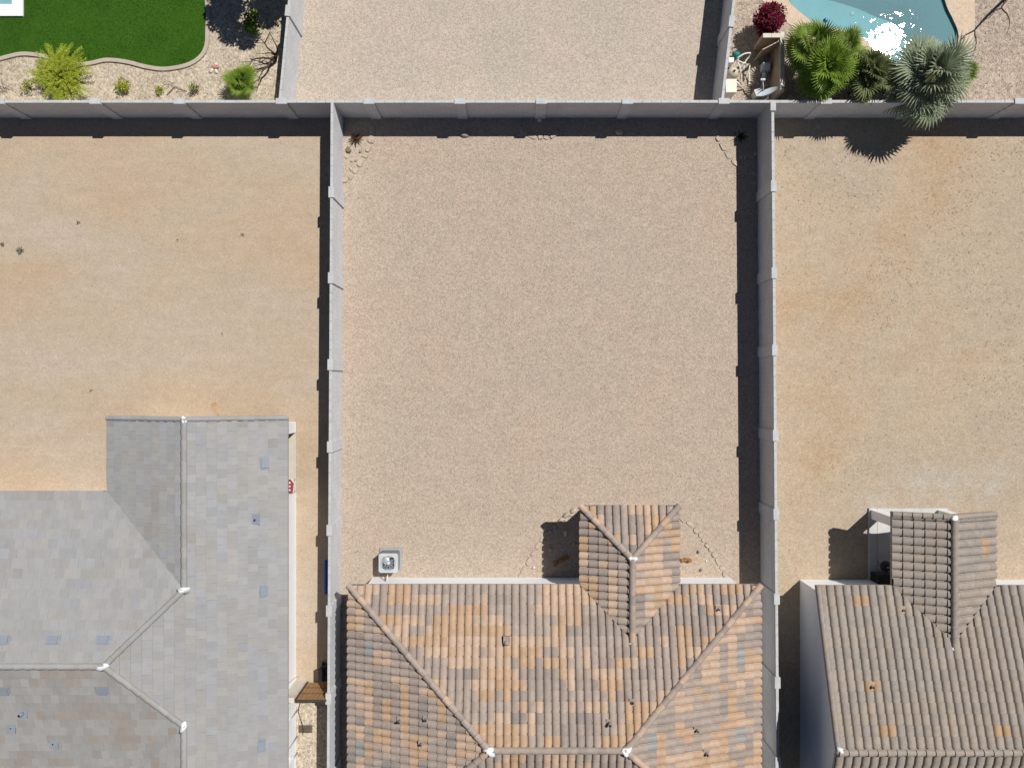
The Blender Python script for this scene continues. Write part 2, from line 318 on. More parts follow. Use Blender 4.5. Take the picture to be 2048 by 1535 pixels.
# ---------------------------------------------------------------- mesh helpers
class MB:
    """collects faces in world coordinates; build() links them as ONE mesh object"""
    def __init__(self): self.v = []; self.f = []; self.mi = []; self.mats = []; self.sm = []
    def slot(self, m):
        if m not in self.mats: self.mats.append(m)
        return self.mats.index(m)
    def poly(self, pts, m, smooth=False):
        b = len(self.v); self.v.extend([tuple(p) for p in pts])
        self.f.append(tuple(range(b, b + len(pts)))); self.mi.append(self.slot(m)); self.sm.append(smooth)
    def mesh(self, verts, faces, m, smooth=False):
        b = len(self.v); s = self.slot(m); self.v.extend([tuple(p) for p in verts])
        for f in faces: self.f.append(tuple(i + b for i in f)); self.mi.append(s); self.sm.append(smooth)
    def box(self, x0, x1, y0, y1, z0, z1, m, rot=0.0, piv=None):
        vs = [(x, y, z) for z in (z0, z1) for y in (y0, y1) for x in (x0, x1)]
        if rot:
            cx, cy = piv if piv else ((x0 + x1) / 2, (y0 + y1) / 2); c, s = cos(rot), sin(rot)
            vs = [(cx + (x - cx) * c - (y - cy) * s, cy + (x - cx) * s + (y - cy) * c, z) for x, y, z in vs]
        self.mesh(vs, [(0, 2, 3, 1), (4, 5, 7, 6), (0, 1, 5, 4), (2, 6, 7, 3), (0, 4, 6, 2), (1, 3, 7, 5)], m)
    def prism(self, pts, z0, z1, m, mtop=None):
        """pts: plan outline; z0/z1 numbers or functions of (x, y)"""
        f0 = z0 if callable(z0) else (lambda x, y: z0); f1 = z1 if callable(z1) else (lambda x, y: z1)
        n = len(pts); a = sum(pts[i][0] * pts[(i + 1) % n][1] - pts[(i + 1) % n][0] * pts[i][1] for i in range(n))
        if a < 0: pts = list(reversed(pts))
        lo = [(x, y, f0(x, y)) for x, y in pts]; hi = [(x, y, f1(x, y)) for x, y in pts]
        self.poly(hi, mtop or m); self.poly(list(reversed(lo)), m)
        for i in range(n):
            j = (i + 1) % n; self.poly([lo[i], lo[j], hi[j], hi[i]], m)
    def tube(self, pts, rad, m, seg=6, cap=True, smooth=True):
        pts = [Vector(p) for p in pts]; n = len(pts)
        if not hasattr(rad, '__len__'): rad = [rad] * n
        b = len(self.v); s = self.slot(m); prev = None
        for i, p in enumerate(pts):
            d = (pts[min(i + 1, n - 1)] - pts[max(i - 1, 0)])
            d = d.normalized() if d.length > 1e-9 else Vector((0, 0, 1))
            ref = prev if prev is not None else (Vector((0, 0, 1)) if abs(d.z) < 0.9 else Vector((1, 0, 0)))
            a = (ref - d * ref.dot(d)); a = a.normalized() if a.length > 1e-6 else d.orthogonal().normalized()
            prev = a; c = d.cross(a)
            for k in range(seg):
                an = 2 * pi * k / seg; q = p + (a * cos(an) + c * sin(an)) * rad[i]; self.v.append(tuple(q))
        for i in range(n - 1):
            for k in range(seg):
                k2 = (k + 1) % seg
                self.f.append((b + i * seg + k, b + i * seg + k2, b + (i + 1) * seg + k2, b + (i + 1) * seg + k)); self.mi.append(s); self.sm.append(smooth)
        if cap:
            self.f.append(tuple(b + k for k in reversed(range(seg)))); self.mi.append(s); self.sm.append(False)
            self.f.append(tuple(b + (n - 1) * seg + k for k in range(seg))); self.mi.append(s); self.sm.append(False)
    def lathe(self, c, prof, m, seg=16, smooth=True):
        """prof: list of (radius, z)"""
        b = len(self.v); s = self.slot(m)
        for r, z in prof:
            for k in range(seg):
                a = 2 * pi * k / seg; self.v.append((c[0] + r * cos(a), c[1] + r * sin(a), c[2] + z))
        for i in range(len(prof) - 1):
            for k in range(seg):
                k2 = (k + 1) % seg
                self.f.append((b + i * seg + k, b + i * seg + k2, b + (i + 1) * seg + k2, b + (i + 1) * seg + k)); self.mi.append(s); self.sm.append(smooth)
        self.f.append(tuple(b + k for k in reversed(range(seg)))); self.mi.append(s); self.sm.append(False)
        self.f.append(tuple(b + (len(prof) - 1) * seg + k for k in range(seg))); self.mi.append(s); self.sm.append(False)
    def rock(self, c, r, m, sx=1, sy=1, sz=0.6, seed=0, rot=0.0, rough=0.35):
        seg, rings = 9, 6; vs = []; fs = []; cr, sr = cos(rot), sin(rot)
        off = Vector((seed * 3.17, seed * 1.31, seed * 0.77))
        for i in range(rings + 1):
            th = pi * i / rings
            for k in range(seg):
                ph = 2 * pi * k / seg
                d = Vector((sin(th) * cos(ph), sin(th) * sin(ph), cos(th)))
                q = r * (1 + rough * noise.noise(d * 1.4 + off) + 0.5 * rough * noise.noise(d * 3.1 + off))
                x, y, z = d.x * q * sx, d.y * q * sy, d.z * q * sz
                vs.append((c[0] + x * cr - y * sr, c[1] + x * sr + y * cr, c[2] + max(z, -0.35 * r * sz)))
        for i in range(rings):
            for k in range(seg):
                k2 = (k + 1) % seg
                fs.append((i * seg + k, (i + 1) * seg + k, (i + 1) * seg + k2, i * seg + k2))
        self.mesh(vs, fs, m, True)
    def data(self, name, origin=(0, 0, 0)):
        me = bpy.data.meshes.new(name); o = origin
        me.from_pydata([(x - o[0], y - o[1], z - o[2]) for x, y, z in self.v], [], self.f)
        for m in self.mats: me.materials.append(m)
        me.polygons.foreach_set('material_index', self.mi); me.polygons.foreach_set('use_smooth', self.sm)
        me.update(); return me
    def build(self, name, parent=None, origin=None):
        org = parent['_o'] if parent is not None else (origin or (0, 0, 0))
        ob = bpy.data.objects.new(name, self.data(name, org)); COL.objects.link(ob)
        ORG[ob.name] = tuple(org)
        if parent is not None and parent.get('obj') is not None: ob.parent = parent['obj']
        else: ob.location = org
        return ob
ORG = {}
class TH(dict): pass
def thing(name, label, cat, loc, group=None):
    o = bpy.data.objects.new(name, None); o.empty_display_size = 0.2; COL.objects.link(o); o.location = loc
    o['label'] = label; o['category'] = cat
    if group: o['group'] = group
    return TH(obj=o, _o=tuple(loc))
def sub(ob, th):                       # a part that takes sub-parts (same local frame as its thing)
    return TH(obj=ob, _o=th['_o'])
def tag(o, label=None, cat=None, group=None, kind=None):
    if label: o['label'] = label
    if cat: o['category'] = cat
    if group: o['group'] = group
    if kind: o['kind'] = kind
    return o
def piece(name, mesh, th, M, mat=None):
    """a shared-mesh piece placed by a world matrix under a thing or part"""
    ob = bpy.data.objects.new(name, mesh); COL.objects.link(ob); ob.parent = th['obj']
    ob.matrix_basis = Matrix.Translation(-Vector(th['_o'])) @ M
    if mat is not None:
        ob.material_slots[0].link = 'OBJECT'; ob.material_slots[0].material = mat
    return ob

def catmull(pts, n=6, closed=True):
    out = []; N = len(pts)
    rng = range(N) if closed else range(N - 1)
    for i in rng:
        g = (lambda k: pts[k % N]) if closed else (lambda k: pts[max(0, min(N - 1, k))])
        p0, p1, p2, p3 = g(i - 1), g(i), g(i + 1), g(i + 2)
        for s in range(n):
            t = s / n
            out.append(tuple(0.5 * ((2 * p1[a]) + (-p0[a] + p2[a]) * t + (2 * p0[a] - 5 * p1[a] + 4 * p2[a] - p3[a]) * t * t + (-p0[a] + 3 * p1[a] - 3 * p2[a] + p3[a]) * t ** 3) for a in range(len(p1))))
    if not closed: out.append(tuple(pts[-1]))
    return out
def offset_line(pts, d, closed=False):
    out = []; n = len(pts)
    for i in range(n):
        a = pts[(i - 1) % n] if closed else pts[max(0, i - 1)]; b = pts[(i + 1) % n] if closed else pts[min(n - 1, i + 1)]
        tx, ty = b[0] - a[0], b[1] - a[1]; l = math.hypot(tx, ty) or 1
        out.append((pts[i][0] - ty / l * d, pts[i][1] + tx / l * d))
    return out
def sheet(name, outer, z, m, holes=(), kind='structure'):
    loops = [[Vector((x, y, 0)) for x, y in outer]] + [[Vector((x, y, 0)) for x, y in h] for h in holes]
    tris = tessellate_polygon(loops); vs = [(v.x, v.y, z) for l in loops for v in l]
    fs = []
    for a, b, c in tris:
        A, B, C = vs[a], vs[b], vs[c]
        fs.append((a, b, c) if (B[0] - A[0]) * (C[1] - A[1]) - (C[0] - A[0]) * (B[1] - A[1]) > 0 else (a, c, b))
    me = bpy.data.meshes.new(name); me.from_pydata(vs, [], fs); me.materials.append(m); me.update()
    ob = bpy.data.objects.new(name, me); COL.objects.link(ob); ob['kind'] = kind
    return ob
def inside(pt, poly):
    x, y = pt; r = False; n = len(poly)
    for i in range(n):
        x1, y1 = poly[i]; x2, y2 = poly[(i + 1) % n]
        if (y1 > y) != (y2 > y) and x < (x2 - x1) * (y - y1) / (y2 - y1) + x1: r = not r
    return r

# ---------------------------------------------------------------- outlines of pools, lawn, deck
POOL = catmull([P(*p) for p in [(1576, 0), (1602, 26), (1625, 44), (1640, 53), (1670, 57), (1700, 63), (1726, 76), (1744, 95), (1765, 112),
        (1800, 128), (1840, 138), (1880, 132), (1905, 112), (1916, 82), (1915, 62), (1906, 40), (1895, 18), (1888, -2), (1878, -22), (1862, -34),
        (1835, -43), (1780, -66), (1700, -84), (1620, -70), (1575, -35)]], 4)
DECK = catmull([P(*p) for p in [(1500, -30), (1538, 14), (1573, 45), (1600, 68), (1640, 88), (1690, 104), (1740, 128), (1800, 150), (1850, 158), (1900, 150),
        (1930, 128), (1944, 90), (1949, 50), (1949, 0), (1949, -60), (1940, -150), (1800, -190), (1600, -180), (1500, -110)]], 4)
LAWN_EDGE = catmull([P(*p) for p in [(411, -60), (411, 0), (413, 30), (412, 60), (410, 92), (398, 113), (372, 128), (330, 135), (295, 131), (255, 121), (215, 117),
        (185, 123), (160, 126), (135, 122), (105, 113), (75, 107), (45, 105), (15, 111), (-25, 122), (-70, 130)]], 5, closed=False)
LAWN = LAWN_EDGE + [P(-70, -60)]
SPA = [P(-60, -50), P(27, -50), P(27, 11), P(-60, 11)]

# ---------------------------------------------------------------- ground sheets
RY = 11.39                                   # line of the rear wall (middle)
def wall_x(kind, y):                         # middle line of the two long lot walls and the two rear ones
    if kind == 'l': return -7.245 + (11.3 - y) * -0.0058
    if kind == 'r': return 10.50 + (11.3 - y) * 0.0078
    if kind == 'rl': return -9.36 + (y - 11.5) * 0.095
    if kind == 'rr': return 8.50 + (y - 11.5) * 0.115
big = 600
sheet('ground', [(-big, -big), (big, -big), (big, big), (-big, big)], -0.03, M_soil, [POOL, SPA])
lN, lS = wall_x('l', 11.4), wall_x('l', -24); rN, rS = wall_x('r', 11.4), wall_x('r', -24)
sheet('gravel_yard', [(lN, RY), (lS, -24), (rS, -24), (rN, RY)], 0.0, M_gravel)
sheet('dirt_yard_left', [(-32, RY), (-32, -24), (lS, -24), (lN, RY)], 0.0, M_dirt_l)
sheet('dirt_yard_right', [(rN, RY), (rS, -24), (32, -24), (32, RY)], 0.0, M_dirt_r)
a0, a1 = wall_x('rl', RY), wall_x('rl', 26); b0, b1 = wall_x('rr', RY), wall_x('rr', 26)
sheet('rear_yard_gravel_left', [(-32, 26), (-32, RY), (a0, RY), (a1, 26)], 0.0, M_rock_l, [SPA])
sheet('rear_yard_gravel', [(a1, 26), (a0, RY), (b0, RY), (b1, 26)], 0.0, M_gravel_pink)
sheet('rear_yard_gravel_right', [(b1, 26), (b0, RY), (32, RY), (32, 26)], 0.0, M_rock_r, [POOL])
sheet('lawn', LAWN, 0.012, M_lawn, [SPA])
sheet('pool_deck', DECK, 0.02, M_deck, [POOL])
sheet('side_yard_gravel', [(-9.2, -12.75), (-9.2, -24), (wall_x('l', -24) - .05, -24), (wall_x('l', -12.75) - .05, -12.75)], 0.006, M_rock_l)

M_stain = ground_material('stain_soil', [(0.36, (0.40, 0.235, 0.11)), (0.64, (0.45, 0.31, 0.19))], pscale=1.5, grain=0.15, cell=20, fine=50, bump=0.2)
sheet('soil_patch', catmull([P(*p) for p in [(422, 808), (430, 804), (436, 812), (434, 822), (439, 830), (434, 832), (429, 823), (423, 818)]], 4), 0.004, M_stain)
# lawn blades: short real grass, one mass
def lawn_blades():
    mb = MB(); xs = [p[0] for p in LAWN]; ys = [p[1] for p in LAWN]; n = 0; rnd = random.Random(3)
    x0, x1, y0, y1 = max(min(xs), -22.5), max(xs), min(ys), 16.8
    vs = []; fs = []
    while n < 26000:
        x = rnd.uniform(x0, x1); y = rnd.uniform(y0, y1); n += 1
        if not inside((x, y), LAWN) or inside((x, y), SPA): continue
        a = rnd.uniform(0, 2 * pi); h = rnd.uniform(0.025, 0.05); wv = 0.009; l = rnd.uniform(-.03, .03); l2 = rnd.uniform(-.03, .03)
        b = len(vs); vs += [(x - cos(a) * wv, y - sin(a) * wv, .012), (x + cos(a) * wv, y + sin(a) * wv, .012), (x + l, y + l2, .012 + h)]
        fs.append((b, b + 1, b + 2))
    mb.mesh(vs, fs, M_blade)
    tag(mb.build('grass'), 'short bright green grass covering the curved lawn', 'grass', kind='stuff')
lawn_blades()

# concrete mow curb round the lawn: laid in short cast lengths
def mow_curb():
    t = thing('lawn_curb', 'pale concrete mow curb winding along the edge of the green lawn', 'curb', (*LAWN_EDGE[60], 0))
    outer = offset_line(LAWN_EDGE, 0.16)
    if inside(outer[40], LAWN): outer = offset_line(LAWN_EDGE, -0.16)
    step = 4; k = 0
    while k < len(LAWN_EDGE) - 1:
        e = min(k + step, len(LAWN_EDGE) - 1)
        mb = MB(); mb.prism(LAWN_EDGE[k:e + 1] + list(reversed(outer[k:e + 1])), 0.0, 0.075, M_curb)
        mb.build('curb_length', t); k = e
mow_curb()

# ---------------------------------------------------------------- pools
def pool_basin():
    t = thing('swimming_pool', 'free-form swimming pool of pale turquoise water with a bright sun glint', 'swimming pool', (*P(1760, 30), -0.1))
    n = len(POOL); a = sum(POOL[i][0] * POOL[(i + 1) % n][1] - POOL[(i + 1) % n][0] * POOL[i][1] for i in range(n))
    pl = POOL if a > 0 else list(reversed(POOL)); n = len(pl)
    mb = MB(); zb = -1.75; zt = 0.012
    ins = offset_line(pl, 0.22, True)
    for i in range(n):
        j = (i + 1) % n
        mb.poly([(*pl[i], zt), (*pl[j], zt), (*pl[j], zb + .35), (*pl[i], zb + .35)], M_plaster, True)
        mb.poly([(*pl[i], zb + .35), (*pl[j], zb + .35), (*ins[j], zb), (*ins[i], zb)], M_plaster, True)
    loops = [[Vector((x, y, 0)) for x, y in ins]]
    mb.mesh([(x, y, zb) for x, y in ins], [tuple(f) for f in tessellate_polygon(loops)], M_plaster)
    mb.build('basin', t)
    mw = MB(); mw.mesh([(x, y, -0.10) for x, y in pl], [tuple(f) for f in tessellate_polygon([[Vector((x, y, 0)) for x, y in pl]])], M_water)
    wt = mw.build('water', t)
    # tile band at the water line, drain and a floating dispenser
    mbb = MB(); b2 = offset_line(pl, 0.012, True); M_band = material('pool_tile_band', (0.05, 0.12, 0.15), var=0.2, rough=0.3)
    for i in range(n):
        j = (i + 1) % n; mbb.poly([(*b2[i], 0.008), (*b2[j], 0.008), (*b2[j], -0.16), (*b2[i], -0.16)], M_band, True)
    mbb.build('tile_band', t)
    md = MB(); c = P3(1705, 26, -1.7); md.lathe((c.x, c.y, -1.75), [(0.11, 0), (0.11, .02), (0.07, .03), (0.02, .035)], M_pvc, 14); md.build('drain_cover', t)
    c = P3(1651, 41, -0.1); md = MB(); md.lathe((c.x, c.y, -.17), [(0.05, 0), (0.10, .04), (0.10, .1), (0.06, .14), (0.03, .17)], material('floater_blue', (0.03, 0.16, 0.40), rough=0.4), 12)
    tag(md.build('chlorine_floater', None, (c.x, c.y, -.17)), 'small round blue chlorine floater drifting in the pool', 'pool float')
pool_basin()
def spa():
    x1, y0 = P(48, 34); x0, y1 = P(-90, -80); hx, hy = SPA[1][0], SPA[2][1]
    t = thing('square_pool', 'white framed corner of a square pool beside the lawn', 'pool', (x1 - 1, y0 + 1, 0))
    for k, (a, b, c, d) in enumerate([(x0, x1, y0, hy), (hx, x1, hy, y1)]):
        mb = MB(); mb.box(a, b, c, d, -0.02, 0.10, M_white); mb.build('coping', t)
    mb = MB(); hx0 = SPA[0][0]; hy1 = SPA[0][1]
    for a, b in (((hx0, hy), (hx, hy)), ((hx, hy), (hx, hy1)), ((hx, hy1), (hx0, hy1)), ((hx0, hy1), (hx0, hy))):
        mb.poly([(*a, 0.0), (*b, 0.0), (*b, -.9), (*a, -.9)], M_plaster)
    mb.poly([(hx0, hy, -.9), (hx, hy, -.9), (hx, hy1, -.9), (hx0, hy1, -.9)], M_plaster); mb.build('basin', t)
    mb = MB(); mb.poly([(hx0, hy, -.03), (hx, hy, -.03), (hx, hy1, -.03), (hx0, hy1, -.03)], M_water); mb.build('water', t)
spa()

# ---------------------------------------------------------------- block walls: panels, pilasters, cap stones
CAP = {}
def block_wall(name, label, A, B, h, pil, thick=0.10, flip=False):
    """A, B: plan ends of the middle line; pil: distances along it of the pilaster middles"""
    A = Vector((A[0], A[1], 0)); B = Vector((B[0], B[1], 0)); L = (B - A).length; d = (B - A).normalized(); n = Vector((-d.y, d.x, 0))
    t = thing(name, label, 'wall', (*((A + B) / 2).xy, 0))
    def brick(mb, s0, s1, hw, z0, z1, m):
        q = [A + d * s0 - n * hw, A + d * s1 - n * hw, A + d * s1 + n * hw, A + d * s0 + n * hw]
        mb.prism([(p.x, p.y) for p in q], z0, z1, m)
    pw, ph = 0.215, 0.107
    cuts = [0.0]
    for s in pil:
        mb = MB(); brick(mb, s - pw, s + pw, ph, -0.05, h + 0.012, M_wall); po = mb.build('pilaster', t)
        mb = MB(); brick(mb, s - pw - .006, s + pw + .006, ph + .006, h + 0.012, h + 0.05, M_wallcap); mb.build('pilaster_cap', t)
        cuts += [s - pw, s + pw]
    cuts.append(L)
    key = 'cap_stone'
    for k in range(0, len(cuts), 2):
        s0, s1 = cuts[k], cuts[k + 1]
        if s1 - s0 < 0.05: continue
        mb = MB(); brick(mb, s0, s1, thick / 2, -0.05, h - 0.05, M_wall); mb.build('wall_panel', t)
        nb = max(1, round((s1 - s0) / 0.405)); bl = (s1 - s0) / nb
        for i in range(nb):
            me = CAP.get(round(bl, 3))
            if me is None:
                m2 = MB(); g = .005; m2.box(-bl / 2 + g, bl / 2 - g, -thick / 2 - .004, thick / 2 + .004, -.053, 0, M_wallcap); me = m2.data('cap_stone'); CAP[round(bl, 3)] = me
            c = A + d * (s0 + (i + .5) * bl)
            M = Matrix.Translation((c.x, c.y, h + random.uniform(-.003, .003))) @ Matrix.Rotation(math.atan2(d.y, d.x) + random.uniform(-.006, .006), 4, 'Z')
            piece(key, me, t, M)
    return t
K18 = (CAM_H - 1.75) / FPX
def px2x(px): return (px - 1024) * K18
def px2y(py): return (767.5 - py) * K18
xs = [-560, -390, -180, -2, 191, 359, 563, 738, 920, 1083, 1255, 1448, 1652, 1845, 2040, 2230]
xA, xB = -30.0, 30.0
block_wall('block_wall', 'long grey block wall running across the top behind the gravel yard', (xA, RY), (xB, RY), 1.74, [px2x(p) - xA for p in xs if xA + .4 < px2x(p) < xB - .4])
yA = RY - 0.055
def lot_wall(kind, h, pys, label, yend=-24.0):
    A = (wall_x(kind, yA), yA); B = (wall_x(kind, yend), yend)
    return block_wall('block_wall', label, A, B, h, [yA - px2y(p) for p in pys if 0.25 < yA - px2y(p) < yA - yend - .3])
lot_wall('l', 1.80, [385, 556, 729, 893, 1059, 1220, 1395, 1565, 1735], 'sunlit pale grey block wall along the left side of the gravel yard')
lot_wall('r', 1.80, [373, 546, 700, 870, 1027, 1196, 1363, 1522, 1690], 'shaded grey block wall along the right side of the gravel yard')
yA2 = RY + 0.055
def rear_lot_wall(kind, h, ys, label):
    block_wall('block_wall', label, (wall_x(kind, yA2), yA2), (wall_x(kind, 26), 26), h, [y - yA2 for y in ys])
rear_lot_wall('rl', 1.74, [15.05, 18.4, 21.8], 'short sunlit block wall beside the dead tree and lawn yard')
rear_lot_wall('rr', 1.74, [14.62, 18.1, 21.5], 'block wall between the bare rear lot and the pool equipment')
# the corner pilaster where the right lot wall meets the rear wall
mb = MB(); cxr = wall_x('r', 11.2); mb.box(cxr - .107, cxr + .107, 10.98, RY - .056, 1.806, 1.86, M_wallcap)
tag(mb.build('corner_cap', None, (cxr, 11.2, 1.806)), 'pale cap block at the corner of the rear wall and the shaded right wall', 'cap block')

# ---------------------------------------------------------------- roofs
T_SLOPE = 1.0 / 3.0; CT = cos(math.atan(T_SLOPE)); EZ = 2.6
def barrel_mesh(wd, L, m):
    """S-profile roof tile: local x across, y up the slope, z out of the roof"""
    mb = MB(); prof = []
    bw = wd * 0.85
    for i in range(7):
        a = pi * i / 6; prof.append((bw / 2 - bw / 2 * cos(a), 0.012 + 0.072 * max(0, sin(a)) ** 0.8))
    prof += [(wd * 0.90, -0.022), (wd * 0.965, -0.022), (wd, 0.010)]
    lo, hi, ov, th = 0.042, 0.0, 0.05, 0.04
    vs = []; fs = []; n = len(prof)
    for x, z in prof: vs.append((x, -0.012, z + lo))
    for x, z in prof: vs.append((x, L + ov, z + hi - .004))
    for x, z in prof: vs.append((x, -0.012, max(z + lo - th - .01, -0.03)))
    for x, z in prof: vs.append((x, -0.012, z + lo))
    for i in range(n - 1):
        fs.append((i, i + 1, n + i + 1, n + i)); fs.append((2 * n + i, 2 * n + i + 1, 3 * n + i + 1, 3 * n + i))
    mb.mesh(vs, fs, m, False)
    for k in range(0, len(fs), 2): mb.sm[k] = True
    return mb
def flat_mesh(wd, L, m):
    mb = MB(); g = 0.0015; th = 0.034; lo = 0.042
    x0, x1, y0, y1 = g, wd - g, -0.012, L + 0.03
    vs = [(x0, y0, lo), (x1, y0, lo), (x1, y1, -.002), (x0, y1, -.002), (x0, y0, lo - th), (x1, y0, lo - th), (x1, y1, -.012), (x0, y1, -.012)]
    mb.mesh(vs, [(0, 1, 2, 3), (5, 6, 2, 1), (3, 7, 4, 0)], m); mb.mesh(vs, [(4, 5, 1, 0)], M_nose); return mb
def clip_poly(pts, cv):
    """clip a 3-D polygon by a convex plan polygon (counter-clockwise)"""
    n = len(cv)
    for i in range(n):
        ax, ay = cv[i]; bx, by = cv[(i + 1) % n]; out = []; ex, ey = bx - ax, by - ay
        for k in range(len(pts)):
            p, q = pts[k], pts[(k + 1) % len(pts)]
            dp = ex * (p[1] - ay) - ey * (p[0] - ax); dq = ex * (q[1] - ay) - ey * (q[0] - ax)
            if dp >= 0: out.append(p)
            if (dp >= 0) != (dq >= 0):
                s = dp / (dp - dq); out.append(tuple(p[j] + (q[j] - p[j]) * s for j in range(3)))
        pts = out
        if len(pts) < 3: return []
    return pts
def ccw(pl):
    n = len(pl); a = sum(pl[i][0] * pl[(i + 1) % n][1] - pl[(i + 1) % n][0] * pl[i][1] for i in range(n))
    return pl if a > 0 else list(reversed(pl))

class Roof:
    def __init__(self, th, wd, L, maker, palette, seed, ez=EZ, limit=300, stagger=False):
        self.th = th; self.w = wd; self.L = L; self.maker = maker; self.pal = palette; self.rnd = random.Random(seed); self.ez = ez; self.limit = limit
        self.whole = []; self.stuff = MB(); self.deck = MB(); self.mesh = maker(wd, L, palette[0][0]); self.meshd = self.mesh.data('tile')
        self.stagger = stagger
    def frame(self, O, up):
        U = Vector((up[0] * CT, up[1] * CT, T_SLOPE * CT)); E = Vector((-up[1], up[0], 0)); N = E.cross(U)
        if N.z < 0: E = -E; N = -N
        return Vector((O[0], O[1], self.ez)), E, U, N
    def z(self, O, up, x, y): return self.ez + T_SLOPE * ((x - O[0]) * up[0] + (y - O[1]) * up[1])
    def colour(self, prev, above):
        r = self.rnd.random()
        if prev and r < 0.48: return prev
        if above and r < 0.60: return above
        r = self.rnd.random(); s = 0
        for m, p in self.pal:
            s += p
            if r < s: return m
        return self.pal[-1][0]
    def plane(self, O, up, polys, special=(), dark=None):
        polys = [ccw(p) for p in polys]; o, E, U, N = self.frame(O, up)
        allp = [p for pl in polys for p in pl]
        us = [(x - O[0]) * E.x + (y - O[1]) * E.y for x, y in allp]; vs = [((x - O[0]) * up[0] + (y - O[1]) * up[1]) / CT for x, y in allp]
        for pl in polys:
            self.deck.prism(pl, lambda x, y: self.z(O, up, x, y) - 0.15, lambda x, y: self.z(O, up, x, y) - 0.012, M_fascia, M_under)
        c0 = math.floor(min(us) / self.w) - 1; c1 = math.ceil(max(us) / self.w) + 1
        rows = math.ceil(max(vs) / self.L) + 1; grid = {}
        for r in range(rows):
            for c in range(c0, c1):
                m = self.colour(grid.get((c - 1, r)), grid.get((c, r - 1))); grid[(c, r)] = m
                p0 = o + E * ((c + (.5 if self.stagger and r % 2 else 0)) * self.w) + U * (r * self.L)
                cs = [p0, p0 + E * self.w, p0 + E * self.w + U * self.L, p0 + U * self.L]
                cen = p0 + E * (self.w / 2) + U * (self.L / 2)
                tests = [(q.x * .98 + cen.x * .02, q.y * .98 + cen.y * .02) for q in cs] + [(cen.x, cen.y)]
                ins = [any(inside(q, pl) for pl in polys) for q in tests]
                Mx = Matrix.Translation(p0 + N * self.rnd.uniform(0, .006)) @ Matrix((E, U, N)).transposed().to_4x4() @ Matrix.Rotation(self.rnd.uniform(-.008, .008), 4, 'Z')
                for (sx, sy, sm) in special:
                    if abs(cen.x - sx) < (self.w if abs(E.x) > .5 else self.L * .48) and abs(cen.y - sy) < (self.L * .48 if abs(E.x) > .5 else self.w): m = sm
                m = self.rnd.choice(shades(m))
                if all(ins): self.whole.append((cen, Mx, m))
                else:
                    for f, fi in zip(self.mesh.f, self.mesh.mi):
                        pts = [tuple(Mx @ Vector(self.mesh.v[i])) for i in f]
                        for pl in polys:
                            cp = clip_poly(pts, pl)
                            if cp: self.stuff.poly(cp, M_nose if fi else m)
    def finish(self):
        ob = self.deck.build('roof', self.th); self.part = sub(ob, self.th)
        def score(cen):
            k = FPX / (CAM_H - cen.z); x, y = cen.x * k, cen.y * k
            vis = abs(x) < 1015 and abs(y) < 760
            return (0 if vis else 1, (cen - Vector((0, 0, CAM_H))).length)
        self.whole.sort(key=lambda q: score(q[0]))
        for i, (cen, Mx, m) in enumerate(self.whole):
            if i < self.limit: piece('tile', self.meshd, self.part, Mx, m)
            else:
                b = len(self.stuff.v); s = self.stuff.slot(m); self.stuff.v += [tuple(Mx @ Vector(v)) for v in self.mesh.v]
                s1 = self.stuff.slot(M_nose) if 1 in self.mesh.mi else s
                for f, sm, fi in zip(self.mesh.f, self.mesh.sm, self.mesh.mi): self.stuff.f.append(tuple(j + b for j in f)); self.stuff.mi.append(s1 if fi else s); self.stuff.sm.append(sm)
        if self.stuff.f:
            o = self.stuff.build('tile_field', self.part); o['kind'] = 'stuff'
    def ridge(self, a, b, mats, r=0.125, step=0.355, name='ridge_tile', key=None, lift=0.0):
        """barrel caps from the low end a to the high end b"""
        a, b = Vector(a), Vector(b); d = (b - a); L = d.length; d.normalize(); n = max(1, round(L / step)); st = L / n
        y = Vector((0, 0, 1)).cross(d).normalized(); z = d.cross(y); R = Matrix((d, y, z)).transposed().to_4x4()
        kk = (round(st, 3), r, name)
        if kk not in RIDGE:
            mb = MB(); vs = []; fs = []; sg = 8; lo = r * 1.06; hi = r * 0.93
            for (xx, rr, dz) in ((-.015, lo, 0.028), (st + .03, hi, 0.0), (-.015, lo - .028, 0.02), (-.015, lo, 0.028)):
                for k in range(sg + 1):
                    an = pi * (-0.06 + 1.12 * k / sg); vs.append((xx, rr * cos(an), rr * sin(an) * 0.95 + dz - .03))
            q = sg + 1
            for k in range(sg): fs.append((k + 1, k, q + k, q + k + 1)); fs.append((3 * q + k, 3 * q + k + 1, 2 * q + k + 1, 2 * q + k))
            mb.mesh(vs, fs, mats[0], False)
            for k in range(0, len(fs), 2): mb.sm[k] = True
            RIDGE[kk] = mb.data(name)
        for i in range(n):
            p = a + d * (i * st) + Vector((0, 0, lift))
            piece(name, RIDGE[kk], self.part, Matrix.Translation(p) @ R @ Matrix.Rotation(self.rnd.uniform(-.015, .015), 4, 'Z'), self.rnd.choice(mats))
    def mortar(self, p, r, seed, sx=1.0, sy=1.0, rot=0.0):
        mb = MB(); mb.rock((p[0], p[1], p[2] - .05), r * 1.05, M_mortar, sx * 1.1, sy * .9, 0.7, seed, rot, 0.8); mb.build('mortar_patch', self.part)
